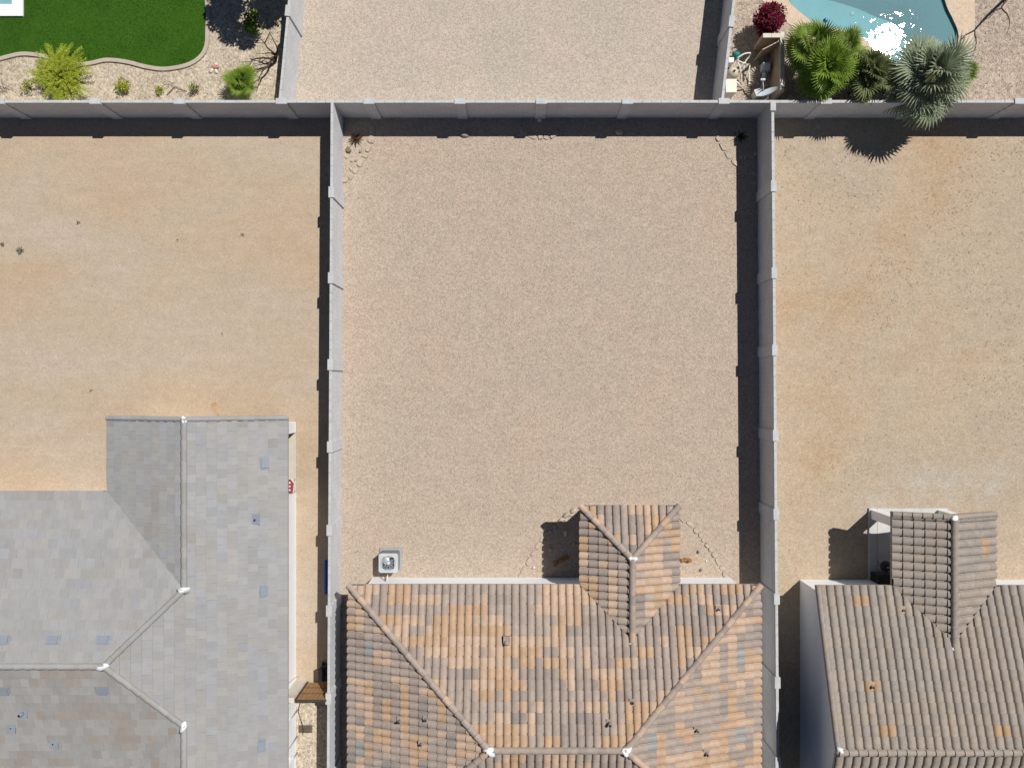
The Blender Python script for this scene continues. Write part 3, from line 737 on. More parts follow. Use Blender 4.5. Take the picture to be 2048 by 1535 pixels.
    def vent_pipe(self, x, y, z, h=0.28, r=0.05, flash=0.11, m=None, lean=(0, 0), fm=None):
        mb = MB(); mb.tube([(x, y, z - .02), (x + lean[0], y + lean[1], z + h)], r, m or M_pipe, 10)
        mb.mesh([(x + flash * i, y + flash * j * 1.25, z + .075 - T_SLOPE * 0 + dz) for i, j, dz in ((-1, -1, 0), (1, -1, 0), (1, 1, 0), (-1, 1, 0))], [(0, 1, 2, 3)], fm or M_t['taupe'])
        mb.lathe((x + lean[0], y + lean[1], z + h), [(r * .8, -.002), (r * .8, .004)], M_black, 10)
        mb.build('vent_pipe', self.part)
RIDGE = {}

# ---- middle house: hip roof of mixed orange and brown barrel tiles
XW, XE, YN, YS = -6.40, 9.72, -7.86, -18.98; D = 5.56; ZR = EZ + D * T_SLOPE
A1 = (XW + D, YN - D); A2 = (XE - D, YN - D)
pxW, pxE, pyN = 2.67, 6.53, -4.76; pcx = (pxW + pxE) / 2; pd = (pxE - pxW) / 2; pz = EZ + pd * T_SLOPE
house_m = thing('house', 'house with orange and brown mottled barrel tile hip roof and back porch', 'house', (1.6, -13.0, 0))
mb = MB(); mb.box(-5.95, 9.30, -18.55, -8.25, -0.05, 2.56, M_white); mb.build('wall', house_m)
for px_ in (3.06, 5.86):
    mb = MB(); mb.box(px_, px_ + 0.30, -5.50, -5.20, 0.0, 2.56, M_cream); mb.build('porch_post', house_m)
mb = MB(); mb.box(3.0, 6.2, -8.245, -5.15, -0.02, 0.10, M_slab); mb.build('porch_slab', house_m)
palm_ = [(M_t['orange'], .17), (M_t['peach'], .24), (M_t['brown'], .33), (M_t['taupe'], .24), (M_t['slate'], .02)]
RM = Roof(house_m, 0.302, 0.385, barrel_mesh, palm_, 11)
def rp(px, py, z): x, y = P(px, py, z); return x, y
vent_m = [(*P(735, 1298, 3.1), M_t['vent']), (*P(902, 1480, 3.9), M_t['slate']), (*P(725, 1500, 2.9), M_t['vent']), (*P(1480, 1310, 3.1), M_t['vent']),
          (*P(1483, 1475, 3.1), M_t['vent']), (*P(1310, 1490, 4.1), M_t['vent']), (*P(1175, 1440, 4.2), M_t['slate']), (*P(1035, 1445, 4.2), M_t['slate'])]
RM.plane((XW, YN), (0, -1), [[(XW, YN), (pxW, YN), (pcx, YN - pd), (pcx, A2[1] + (pcx - A2[0])), A2, A1], [(pcx, YN - pd), (pxE, YN), (XE, YN), (pcx, A2[1] + (pcx - A2[0]))]], vent_m)
RM.plane((XW, YN), (1, 0), [[(XW, YN), A1, (XW, YS)]], vent_m)
RM.plane((XE, YN), (-1, 0), [[(XE, YN), A2, (XE, YS)]], vent_m)
RM.plane((XW, YS), (0, 1), [[(XW, YS), A1, A2, (XE, YS)]])
RM.plane((pxW, pyN), (0, -1), [[(pxW, pyN), (pxE, pyN), (pcx, pyN - pd)]])
RM.plane((pxW, pyN), (1, 0), [[(pxW, pyN), (pcx, pyN - pd), (pcx, YN - pd), (pxW, YN)]])
RM.plane((pxE, pyN), (-1, 0), [[(pxE, pyN), (pcx, pyN - pd), (pcx, YN - pd), (pxE, YN)]])
RM.finish()
rmats = [M_t['brown'], M_t['brown'], M_t['taupe'], M_t['brown'], M_t['peach']]; UP = 0.10
for cx_, cy_, ap in ((XW, YN, A1), (XE, YN, A2), (XW, YS, A1), (XE, YS, A2)):
    RM.ridge((cx_, cy_, EZ + UP), (*ap, ZR + UP), rmats)
RM.ridge((*A2, ZR + UP), (*A1, ZR + UP), rmats)
RM.ridge((pxW, pyN, EZ + UP), (pcx, pyN - pd, pz + UP), rmats); RM.ridge((pxE, pyN, EZ + UP), (pcx, pyN - pd, pz + UP), rmats)
RM.ridge((pcx, pyN - pd, pz + UP), (pcx, YN - pd - .05, pz + UP), rmats)
for i, (p, r) in enumerate([((*A1, ZR + .17), .17), ((*A2, ZR + .17), .17), ((pcx, pyN - pd, pz + .16), .15), ((pcx, YN - pd - .12, pz + .10), .12)]):
    RM.mortar(p, r, i + 1)
def on_roof(px, py, kind):
    """where a pixel's sight line meets a plane of the middle house"""
    z = 3.2
    for _ in range(12):
        x, y = P(px, py, z); zz = EZ + T_SLOPE * min({'n': YN - y, 'w': x - XW, 'e': XE - x}[kind], D); z = zz + 0.05
    return x, y, z
for px_, py_, kd, r, h in ((800, 1438, 'w', .05, .30), (852, 1436, 'w', .055, .20), (843, 1484, 'w', .04, .25), (1218, 1443, 'n', .06, .34), (1264, 1402, 'n', .06, .16), (1436, 1216, 'n', .035, .22), (1393, 1457, 'e', .04, .25), (1412, 1504, 'e', .055, .22)):
    x, y, z = on_roof(px_, py_, kd); RM.vent_pipe(x, y, z, h, r)
x, y, z = on_roof(1012, 1283, 'n')
mb = MB(); mb.tube([(x + .12, y, z + .11), (x - .06, y, z + .13)], [.10, .10], M_t['taupe'], 10); mb.box(x - .10, x + .16, y - .02, y + .26, z + .05, z + .15, M_t['taupe']); mb.build('exhaust_hood', RM.part)

# ---- right house: gable roof of driftwood barrel tiles with a gabled porch
XR0, XR1, RN, RD = 11.92, 25.0, -7.90, 5.59; RZ = EZ + RD * T_SLOPE; RYR = RN - RD
qx0, qx1, qy = 14.90, 18.90, -5.00; qc = 16.90; qd = 2.0; qz = EZ + qd * T_SLOPE
house_r = thing('house', 'white walled house with grey brown barrel tile gable roof and gabled porch', 'house', (16.5, -13.4, 0))
mb = MB(); mb.prism([(12.28, -8.34), (24.6, -8.34), (24.6, RYR), (12.28, RYR)], -.05, lambda x, y: EZ + (RN - y) * T_SLOPE - .16, M_white)
mb.prism([(12.28, RYR), (24.6, RYR), (24.6, 2 * RYR + 8.34), (12.28, 2 * RYR + 8.34)], -.05, lambda x, y: EZ + (y - (2 * RYR - RN)) * T_SLOPE - .16, M_white); mb.build('wall', house_r)
for a, b in ((15.27, 15.65), (18.10, 18.48)):
    mb = MB(); mb.box(a, b, -5.73, -5.35, 0, EZ, M_white); mb.build('porch_post', house_r)
mb = MB(); mb.prism([(15.27, -5.73), (18.48, -5.73), (18.48, -5.35), (15.27, -5.35)], EZ - .35, lambda x, y: EZ + (qd - abs(x - qc)) * T_SLOPE - .17, M_white)
mb = MB()      # gable front above the porch opening
yy0, yy1 = -5.73, -5.352
prof = [(15.27, EZ - .30), (18.48, EZ - .30), (18.48, EZ + (qx1 - 18.48) * T_SLOPE - .17), (qc, qz - .17), (15.27, EZ + (15.27 - qx0) * T_SLOPE - .17)]
mb.poly([(x, yy1, z) for x, z in reversed(prof)], M_white); mb.poly([(x, yy0, z) for x, z in prof], M_white)
for i in range(5):
    (xa, za), (xb, zb) = prof[i], prof[(i + 1) % 5]; mb.poly([(xa, yy0, za), (xa, yy1, za), (xb, yy1, zb), (xb, yy0, zb)], M_white)
mb.build('porch_gable', house_r)
for x0_, x1_ in ((15.20, 15.53), (15.545, 18.55)):
    mb = MB(); mb.box(x0_, x1_, -8.335, -5.28, -.02, 0.10, M_slab); mb.build('porch_slab', house_r)
palr = [(M_t['rbrown'], .56), (M_t['rgrey'], .40), (M_t['rpeach'], .04)]
RR = Roof(house_r, 0.325, 0.385, barrel_mesh, palr, 5)
oj = M_t['rorange']
vent_r = [(*P(1719, 1215, 3.1), oj), (*P(1743, 1366, 3.9), oj), (*P(1766, 1458, 4.2), oj), (*P(2003, 1461, 4.2), oj), (*P(1962, 1088, 2.85), oj)]
RR.plane((XR0, RN), (0, -1), [[(XR0, RN), (qx0, RN), (qc, RN - qd), (qc, RYR), (XR0, RYR)], [(qc, RN - qd), (qx1, RN), (XR1, RN), (XR1, RYR), (qc, RYR)]], vent_r)
RR.plane((XR0, 2 * RYR - RN), (0, 1), [[(XR0, 2 * RYR - RN), (XR1, 2 * RYR - RN), (XR1, RYR), (XR0, RYR)]])
RR.plane((qx0, qy), (1, 0), [[(qx0, qy), (qc, qy), (qc, RN - qd), (qx0, RN)]])
RR.plane((qx1, qy), (-1, 0), [[(qx1, qy), (qc, qy), (qc, RN - qd), (qx1, RN)]], vent_r)
RR.finish()
rm2 = [M_t['rbrown'], M_t['rgrey'], M_t['rbrown']]
RR.ridge((XR0 + .05, RYR, RZ + UP), (XR1, RYR, RZ + UP), rm2)
RR.ridge((qc, qy - .2, qz + UP), (qc, RN - qd - .1, qz + UP), rm2)
RR.ridge((XR0 + .05, RN, EZ + .06), (XR0 + .05, RYR, RZ + .06), rm2, r=0.10, name='rake_tile')
for xa in (qx0, qx1): RR.ridge((xa, qy - .09, EZ + .07), (qc, qy - .09, qz + .07), rm2, r=0.11, name='rake_tile')
for i, p in enumerate([(qc, qy - .14, qz + .16), (qc, RN - qd - .18, qz + .10), (XR0 + .1, RYR + .05, RZ + .14)]): RR.mortar(p, .13, 11 + i)
x, y = P(1810, 1221, 3.1); RR.vent_pipe(x, y, EZ + (RN - y) * T_SLOPE, .2, .04, .12, M_board, (0, 0), M_t['rpeach'])
x, y = P(1745, 1373, 3.9); RR.vent_pipe(x, y, EZ + (RN - y) * T_SLOPE, .24, .05, .14, M_pipe, (0, 0), M_t['orange'])

# ---- left house: flat grey tiles
LE, LW, LRX, LGY = -8.80, -15.86, -12.33, -1.33; LZ = EZ + (LE - LRX) * T_SLOPE
LNY, LSY, LAX, LAY = -4.20, -16.38, -14.89, -10.29; LAZ = EZ + (LE - LAX) * T_SLOPE
JN, JS = (LRX, LNY - (LE - LRX)), (LRX, LSY + (LE - LRX)); LFW, LFS = -24.0, -20.0
house_l = thing('house', 'house with pale grey flat tile roof of crossing hips and gables', 'house', (-14.0, -10.5, 0))
mb = MB(); zt = 2.56
mb.prism([(-9.21, -4.62), (-9.21, LFS + .3), (-15.45, LFS + .3), (-15.45, -16.0), (LFW + .3, -16.0), (LFW + .3, -4.6), (-15.45, -4.6), (-15.45, -4.62)], -.05, zt, M_white)
mb.build('wall', house_l)
mb = MB(); mb.prism([(-15.45, -1.62), (-12.6, -1.62), (-12.6, -4.615), (-15.45, -4.615)], -.05, zt, M_white); mb.build('wing_wall', house_l)
mb = MB(); mb.box(-9.67, -9.21, -2.06, -1.62, -.02, zt, M_white); mb.build('patio_pillar', house_l)
mb = MB(); mb.box(-12.59, -9.19, -4.61, -1.60, -.02, 0.08, material('patio_tan', (0.50, 0.45, 0.37), var=.06)); mb.build('patio_slab', house_l)
mb = MB()      # gable front over the patio
prof = [(-15.45, zt), (-9.21, zt), (-9.21, EZ + .41 * T_SLOPE - .16), (LRX, LZ - .16), (-15.45, EZ + .41 * T_SLOPE - .16)]; yy0, yy1 = -1.86, -1.625
mb.poly([(x, yy1, z + .002) for x, z in reversed(prof)], M_white); mb.poly([(x, yy0, z + .002) for x, z in prof], M_white)
for i in range(5):
    (xa, za), (xb, zb) = prof[i], prof[(i + 1) % 5]; mb.poly([(xa, yy0, za + .002), (xa, yy1, za + .002), (xb, yy1, zb + .002), (xb, yy0, zb + .002)], M_white)
mb.build('gable_front', house_l)
pall = [(M_t['g1'], .55), (M_t['g2'], .30), (M_t['g3'], .11), (M_t['g4'], .04)]
RL = Roof(house_l, 0.32, 0.37, flat_mesh, pall, 23, stagger=True)
RL.plane((LE, LGY), (-1, 0), [[(LE, LGY), (LRX, LGY), JN, (LE, JN[1])], [(LE, JN[1]), JN, (LAX, LAY), JS, (LE, JS[1])], [(LE, JS[1]), JS, (LRX, LFS), (LE, LFS)]])
RL.plane((LW, LGY), (1, 0), [[(LW, LGY), (LRX, LGY), JN, (LW, LNY)]])
RL.plane((LFW, LNY), (0, -1), [[(LFW, LNY), (LW, LNY), JN, (LAX, LAY), (LFW, LAY)]])
RL.pal = [(M_t['g2'], .45), (M_t['g4'], .33), (M_t['g5'], .22)]  # browner mix on these slopes, partly the sun angle put into the colour
RL.plane((LFW, LSY), (0, 1), [[(LFW, LAY), (LAX, LAY), JS, (LW, LSY), (LFW, LSY)]])
RL.plane((LW, LFS), (1, 0), [[JS, (LRX, LFS), (LW, LFS), (LW, LSY)]])
RL.finish()
lm = [M_t['g1'], M_t['g2'], M_t['g4']]; UL = 0.05
RL.ridge((LRX, LGY + .02, LZ + UL), (*JN, LZ + UL), lm, r=.115, step=.40)
RL.ridge((*JN, LZ + UL), (LAX, LAY, LAZ + UL), lm, r=.115, step=.40); RL.ridge((*JS, LZ + UL), (LAX, LAY, LAZ + UL), lm, r=.115, step=.40)
RL.ridge((LFW, LAY, LAZ + UL), (LAX, LAY, LAZ + UL), lm, r=.115, step=.40); RL.ridge((LRX, LFS, LZ + UL), (*JS, LZ + UL), lm, r=.115, step=.40)
for xa in (LE, LW): RL.ridge((xa, LGY + .0, EZ + .015), (LRX, LGY + .0, LZ + .015), [M_t['g3'], M_t['g1'], M_t['g4']], r=.10, step=.40, name='rake_tile')
for i, (p, r) in enumerate([((*JN, LZ + .12), .17), ((LAX, LAY, LAZ + .12), .15), ((*JS, LZ + .12), .16), ((LRX, LGY - .03, LZ + .12), .13)]): RL.mortar(p, r, 31 + i, 1.2, .8, .6 * i)
def on_left(px, py, fn):
    z = 3.2
    for _ in range(12): x, y = P(px, py, z); z = EZ + T_SLOPE * fn(x, y)
    return x, y, z
fe = lambda x, y: LE - x; fn_ = lambda x, y: LNY - y; fs_ = lambda x, y: y - LSY
def attic_vent(px, py, fn, up, wd=.32, ln=.52):
    """low sheet-metal vent: a raised hood over a flashing"""
    x, y, z = on_left(px, py, fn); U = Vector((up[0] * CT, up[1] * CT, T_SLOPE * CT)); E = Vector((-up[1], up[0], 0)); N = E.cross(U)
    if N.z < 0: E = -E; N = -N
    o = Vector((x, y, z)); mb = MB()
    def slab(e0, e1, u0, u1, n0, n1):
        vs = [o + E * e + U * u + N * n for n in (n0, n1) for u in (u0, u1) for e in (e0, e1)]
        mb.mesh(vs, [(0, 2, 3, 1), (4, 5, 7, 6), (0, 1, 5, 4), (2, 6, 7, 3), (0, 4, 6, 2), (1, 3, 7, 5)], M_t['gvent'])
    slab(-ln / 2, ln / 2, -wd / 2, wd / 2, .03, .042); slab(-ln * .33, ln * .33, -wd / 2, wd * .42, .042, .085)
    mb.build('attic_vent', RL.part)
for px_, py_ in ((8, 1279), (107, 1279), (208, 1279)): attic_vent(px_, py_, fn_, (0, -1))
for px_, py_ in ((530, 926), (528, 1181), (523, 1489)): attic_vent(px_, py_, fe, (-1, 0))
for px_, py_ in ((205, 1379), (8, 1380)): attic_vent(px_, py_, fs_, (0, 1))
for px_, py_, f_, r, h in ((48, 1424, fs_, .06, .30), (25, 1453, fs_, .03, .12), (110, 1484, fs_, .035, .15), (513, 1037, fe, .04, .20)):
    x, y, z = on_left(px_, py_, f_); RL.vent_pipe(x, y, z, h, r, .16, M_t['gvent'], (0, 0), M_t['gvent'])
# utility boxes and conduits on the east wall of the left house
for (py_, z0, z1, wd, dp) in ((1503, .9, 1.9, .45, .16), (1418, 1.1, 1.75, .30, .12), (1470, 1.3, 1.55, .14, .08)):
    yb = (767.5 - py_) * 32 / FPX; mb = MB(); mb.box(-9.208, -9.208 + dp, yb - wd / 2, yb + wd / 2, z0, z1, M_white); bx_ = mb.build('meter_box', house_l)
    mb = MB(); mb.tube([(-9.14, yb, z0), (-9.14, yb, 0.02)], .022, M_metal, 6); mb.build('conduit', house_l)
mb = MB(); mb.tube([(-9.17, -11.0, 2.2), (-9.17, -12.2, 1.6), (-9.16, -12.4, .3), (-9.05, -12.42, .1)], .016, M_metal, 6); mb.build('conduit', house_l)

# ---------------------------------------------------------------- side passage of the left house: gate, bins, board
def gate():
    y0 = -12.70; x0, x1 = -8.72, wall_x('l', y0) - .075
    mb = MB(); mb.box(-9.20, -8.76, y0 - .12, y0 + .10, -.02, 1.85, M_cream)
    tag(mb.build('gate_wall', None, (-8.98, y0, 0)), 'short cream stucco wall stub between the grey roofed house and the wooden gate', 'wall')
    t = thing('side_gate', 'brown wooden slat gate with dark frame between house and left wall', 'gate', ((x0 + x1) / 2, y0, 0))
    for za in (.06, .65, 1.22, 1.78):
        mb = MB(); mb.box(x0, x1, y0 - .035, y0 - .003, za, za + .05, M_frame); mb.build('rail', t)
    for xa in (x0, x1 - .05):
        mb = MB(); mb.box(xa, xa + .05, y0 - .04, y0 + .04, .03, 1.84, M_frame); mb.build('stile', t)
    n = 7; sw = (x1 - x0 - .12) / n
    for i in range(n):
        mb = MB(); mb.box(x0 + .06 + i * sw, x0 + .06 + (i + 1) * sw - .018, y0, y0 + .02, .10, 1.76, M_wood); mb.build('slat', t)
    for za in (.66, 1.23):
        mb = MB(); mb.box(x0 + .052, x1 - .052, y0 + .022, y0 + .030, za, za + .035, M_frame); mb.build('front_strap', t)
    mb = MB(); mb.box(x0, x1, y0 - .05, y0 + .035, 1.842, 1.87, M_frame); mb.build('top_rail', t)
gate()
def chest():
    x1 = wall_x('l', -8) - .10; x0 = x1 - .38; y0, y1 = (767.5 - 1190) * 31 / FPX, (767.5 - 1122) * 31 / FPX
    t = thing('storage_chest', 'long blue plastic chest in the shade behind the left wall', 'chest', ((x0 + x1) / 2, (y0 + y1) / 2, 0))
    mb = MB(); c = ((x0 + x1) / 2, (y0 + y1) / 2)
    mb.prism([(x0 + .05, y0 + .05), (x1 - .05, y0 + .05), (x1 - .05, y1 - .05), (x0 + .05, y1 - .05)], 0, .72, M_blue); mb.build('body', t)
    mb = MB(); n = 7
    for i in range(n):
        a0_, a1_ = pi * i / n, pi * (i + 1) / n; f = lambda a: (c[0] - cos(a) * (x1 - x0) / 2, .722 + .10 * sin(a))
        (xa, za), (xb, zb) = f(a0_), f(a1_); mb.poly([(xa, y0, za), (xa, y1, za), (xb, y1, zb), (xb, y0, zb)][::-1], M_blue, True)
    for yy in (y0, y1): mb.poly([(c[0] - cos(pi * i / n) * (x1 - x0) / 2, yy, .722 + .10 * sin(pi * i / n)) for i in range(n + 1)], M_blue)
    mb.poly([(x0, y0, .722), (x1, y0, .722), (x1, y1, .722), (x0, y1, .722)], M_blue); mb.build('lid', t)
    for ya in (y0 + .3, y1 - .4):
        mb = MB(); mb.box(x0 + .02, x0 + .048, ya, ya + .10, .55, .72, M_black); mb.build('latch', t)
chest()
def bin_():
    c = (wall_x('l', -12) - .40, -12.08)
    t = thing('wheeled_bin', 'black wheeled rubbish bin beside the wooden gate', 'bin', (*c, 0))
    mb = MB(); z0, z1 = .06, .82; a, b = .20, .25
    lo = [(c[0] - a, c[1] - a), (c[0] + a, c[1] - a), (c[0] + a, c[1] + a), (c[0] - a, c[1] + a)]; hi = [(c[0] - b, c[1] - b), (c[0] + b, c[1] - b), (c[0] + b, c[1] + b), (c[0] - b, c[1] + b)]
    mb.mesh([(*p, z0) for p in lo] + [(*p, z1) for p in hi], [(3, 2, 1, 0), (4, 5, 6, 7)] + [(i, (i + 1) % 4, 4 + (i + 1) % 4, 4 + i) for i in range(4)], M_black); mb.build('body', t)
    mb = MB(); mb.prism([(c[0] - .265, c[1] - .265), (c[0] + .265, c[1] - .265), (c[0] + .265, c[1] + .265), (c[0] - .265, c[1] + .265)], .822, lambda x, y: .86 + .05 * (1 - abs(y - c[1]) / .265), M_black); mb.build('lid', t)
    for s in (-1, 1):
        mb = MB(); mb.tube([(c[0] + .26 * s - .025, c[1] + .18, .11), (c[0] + .26 * s + .025, c[1] + .18, .11)], .11, M_black, 12); mb.build('wheel', t)
    mb = MB(); mb.tube([(c[0] - .19, c[1] + .28, .82), (c[0] + .19, c[1] + .28, .82)], .018, M_black, 6); mb.build('handle', t)
bin_()
mb = MB(); xw = wall_x('l', -10) - .06; ya, yb = (767.5 - 1302) * 30.6 / FPX, (767.5 - 1244) * 30.6 / FPX
mb.mesh([(xw - .25, ya, 0), (xw - .22, ya, 0), (xw - .01, ya, 1.45), (xw - .04, ya, 1.45), (xw - .25, yb, 0), (xw - .22, yb, 0), (xw - .01, yb, 1.45), (xw - .04, yb, 1.45)],
        [(0, 1, 2, 3), (7, 6, 5, 4), (0, 4, 5, 1), (3, 2, 6, 7), (0, 3, 7, 4), (1, 5, 6, 2)], M_board)
tag(mb.build('leaning_board', None, (xw - .15, (ya + yb) / 2, 0)), 'brown board leaning on the shaded side of the left wall', 'board')
t = thing('pallet', 'small dark wooden pallet lying on the side yard gravel', 'pallet', (*P(612, 1456), 0))
c = P(612, 1456)
for i in range(5):
    mb = MB(); mb.box(c[0] - .29 + i * .118, c[0] - .29 + i * .118 + .09, c[1] - .15, c[1] + .15, .05, .07, M_palette); mb.build('slat', t)
for i in (-1, 0, 1):
    mb = MB(); mb.box(c[0] - .29, c[0] + .28, c[1] + i * .12 - .025, c[1] + i * .12 + .025, .007, .049, M_palette); mb.build('bearer', t)
hp = [P3(600, 1405, .03), P3(597, 1420, .03), P3(600, 1435, .03), P3(604, 1445, .10), P3(606, 1458, .10), P3(606, 1468, .03)]
mb = MB(); mb.tube([Vector(q) for q in catmull([tuple(p) for p in hp], 5, False)], .014, M_hose, 6)
tag(mb.build('hose', None, (hp[2].x, hp[2].y, 0)), 'thin black hose trailing from the gate across the small pallet', 'hose')
# patio chair of the left house
t = thing('patio_chair', 'patio chair with maroon white dotted cushion beside the grey roofed house', 'chair', (-9.45, -4.3, .08))
c = (-9.48, -4.28)
mb = MB(); mb.prism([(c[0] - .27, c[1] - .27), (c[0] + .26, c[1] - .27), (c[0] + .30, c[1] + .1), (c[0] + .18, c[1] + .27), (c[0] - .27, c[1] + .27)], .46, .56, M_maroon); cu = sub(mb.build('cushion', t), t)
for i in range(3):
    for j in range(3):
        mb = MB(); mb.lathe((c[0] - .14 + i * .15, c[1] - .16 + j * .15, .561), [(.04, 0), (.035, .004)], M_spot, 8); mb.build('dot', cu)
mb = MB(); mb.box(c[0] - .30, c[0] + .30, c[1] - .29, c[1] + .29, .42, .458, M_cream); mb.build('seat', t)
for sx in (-1, 1):
    for sy in (-1, 1):
        mb = MB(); mb.box(c[0] + sx * .26 - .02, c[0] + sx * .26 + .02, c[1] + sy * .25 - .02, c[1] + sy * .25 + .02, .08, .419, M_cream); mb.build('leg', t)
mb = MB(); mb.box(c[0] - .30, c[0] - .26, c[1] - .28, c[1] + .28, .46, .98, M_cream); mb.build('backrest', t)
# barbecue things on the right porch
c = P3(1768, 1130, .5)
t = thing('kettle_grill', 'small round black kettle grill standing on the right porch', 'grill', (c.x, c.y, .10))
mb = MB(); mb.lathe((c.x, c.y, .45), [(.06, 0), (.17, .06), (.22, .17)], M_black, 16); mb.build('bowl', t)
mb = MB(); mb.lathe((c.x, c.y, .625), [(.225, 0), (.20, .09), (.12, .16), (.02, .19)], M_black, 16); li = sub(mb.build('lid', t), t)
mb = MB(); mb.tube([(c.x - .05, c.y, .82), (c.x - .05, c.y, .86), (c.x + .05, c.y, .86), (c.x + .05, c.y, .82)], .012, M_shiny, 6); mb.build('handle', li)
for k in range(3):
    a = 2 * pi * k / 3; mb = MB(); mb.tube([(c.x + .1 * cos(a), c.y + .1 * sin(a), .5), (c.x + .24 * cos(a), c.y + .24 * sin(a), .10)], .014, M_metal, 6); mb.build('leg', t)
c = P3(1765, 1152, .4)
t = thing('porch_cabinet', 'low black cabinet against the house wall on the right porch', 'cabinet', (c.x, c.y, .1))
mb = MB(); mb.box(c.x - .38, c.x + .55, -8.32, c.y + .14, .14, .78, M_black); mb.build('body', t)
mb = MB(); mb.box(c.x - .40, c.x + .57, -8.325, c.y + .16, .782, .82, M_black); mb.build('top', t)
for xa in (-.33, .46):
    mb = MB(); mb.box(c.x + xa, c.x + xa + .05, -8.2, -8.15, .10, .139, M_black); mb.build('foot', t)
for xa in (-.36, .095):
    mb = MB(); mb.box(c.x + xa, c.x + xa + .43, c.y + .142, c.y + .155, .18, .74, M_frame); mb.build('door', t)

# ---------------------------------------------------------------- air conditioner
def condenser():
    z1 = .80; k = (CAM_H - z1) / FPX; cx, cy = P(776.5, 1125.5, z1); a = .40; rc = .09
    t = thing('air_conditioner', 'grey air conditioner condenser with round fan grille on gravel', 'air conditioner', (cx, cy, 0))
    mb = MB(); mb.box(cx - .47, cx + .47, cy - .44, cy + .47, -.02, .07, material('pad_grey', (0.30, 0.31, 0.315), var=.08)); mb.build('pad', t)
    def rsq(a, rc, n=5):
        out = []
        for qx, qy, s in ((1, 1, 0), (-1, 1, 1), (-1, -1, 2), (1, -1, 3)):
            for i in range(n): an = pi / 2 * (s + i / (n - 1)); out.append((cx + qx * (a - rc) + rc * cos(an), cy + qy * (a - rc) + rc * sin(an)))
        return out
    o = rsq(a - .015, rc); mb = MB(); nn = len(o)
    for i in range(nn): j = (i + 1) % nn; mb.poly([(*o[i], .072), (*o[j], .072), (*o[j], z1 - .04), (*o[i], z1 - .04)], M_metal)
    hb = sub(mb.build('housing', t), t)
    for s in range(12):                       # louvre ribs round the coil
        zz = .13 + s * .05; oo = rsq(a - .005, rc); m2 = MB()
        for i in range(nn): j = (i + 1) % nn; m2.poly([(*oo[i], zz), (*oo[j], zz), (*oo[j], zz + .018), (*oo[i], zz + .018)], M_frame)
        m2.build('louvre', hb)
    o = rsq(a, rc); R = .315; mb = MB(); ring = [(cx + R * cos(math.atan2(y - cy, x - cx)), cy + R * sin(math.atan2(y - cy, x - cx))) for x, y in o]
    for i in range(nn):
        j = (i + 1) % nn
        mb.poly([(*o[i], z1), (*o[j], z1), (*ring[j], z1 + .01), (*ring[i], z1 + .01)], M_metal); mb.poly([(*o[i], z1 - .05), (*o[j], z1 - .05), (*o[j], z1), (*o[i], z1)], M_metal)
        mb.poly([(*ring[i], z1 + .01), (*ring[j], z1 + .01), (*ring[j], z1 - .25), (*ring[i], z1 - .25)], M_metal)
    mb.build('lid', t)
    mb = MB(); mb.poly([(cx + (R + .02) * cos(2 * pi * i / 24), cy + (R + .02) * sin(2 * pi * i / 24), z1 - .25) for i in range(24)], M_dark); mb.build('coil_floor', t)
    for i in range(5):
        an = 2 * pi * i / 5 + .4; mb = MB(); u = Vector((cos(an), sin(an), 0)); v = Vector((-sin(an), cos(an), 0)); c = Vector((cx, cy, z1 - .12)); q = []
        for r, wd in ((.07, .06), (.18, .10), (.29, .11)): q.append((c + u * r - v * wd + Vector((0, 0, .03)), c + u * r + v * wd - Vector((0, 0, .03))))
        for (p0, p1), (p2, p3) in zip(q, q[1:]): mb.poly([p0, p1, p3, p2], M_fan)
        mb.build('fan_blade', t)
    mb = MB(); mb.lathe((cx, cy, z1 - .14), [(.085, 0), (.085, .06), (.06, .085), (.02, .10)], M_metal, 14); mb.build('fan_hub', t)
    mb = MB(); mb.lathe((cx, cy, z1 + .018), [(.075, 0), (.07, .015), (.04, .028), (.01, .032)], M_metal, 16); mb.build('motor_cap', t)
    for i in range(10):
        an = 2 * pi * i / 10; mb = MB(); mb.tube([(cx + .06 * cos(an), cy + .06 * sin(an), z1 + .025), (cx + .32 * cos(an), cy + .32 * sin(an), z1 + .012)], .006, M_metal, 4); mb.build('guard_wire', t)
    for r in (.13, .19, .25, .30):
        mb = MB(); mb.tube([(cx + r * cos(2 * pi * i / 28), cy + r * sin(2 * pi * i / 28), z1 + .022) for i in range(29)], .005, M_fan, 4, cap=False); mb.build('guard_ring', t)
    m2 = MB(); m2.lathe((cx - .10, cy + .09, z1 - .06), [(.17, 0), (.165, .02), (.13, .045), (.07, .06), (.01, .065)], M_dome, 22); m2.build('glare_dome', t)  # shiny off-centre dome added to catch the sun glare over the fan
    mb = MB(); mb.tube([(cx - .18, cy - .39, .5), (cx - .18, cy - .55, .55), (cx - .16, cy - .80, .6)], .025, M_frame, 8)
    mb.tube([(cx - .12, cy - .39, .35), (cx - .10, cy - .6, .3), (cx - .11, cy - .80, .45)], .018, M_pvc, 8); mb.build('refrigerant_line', t)
condenser()

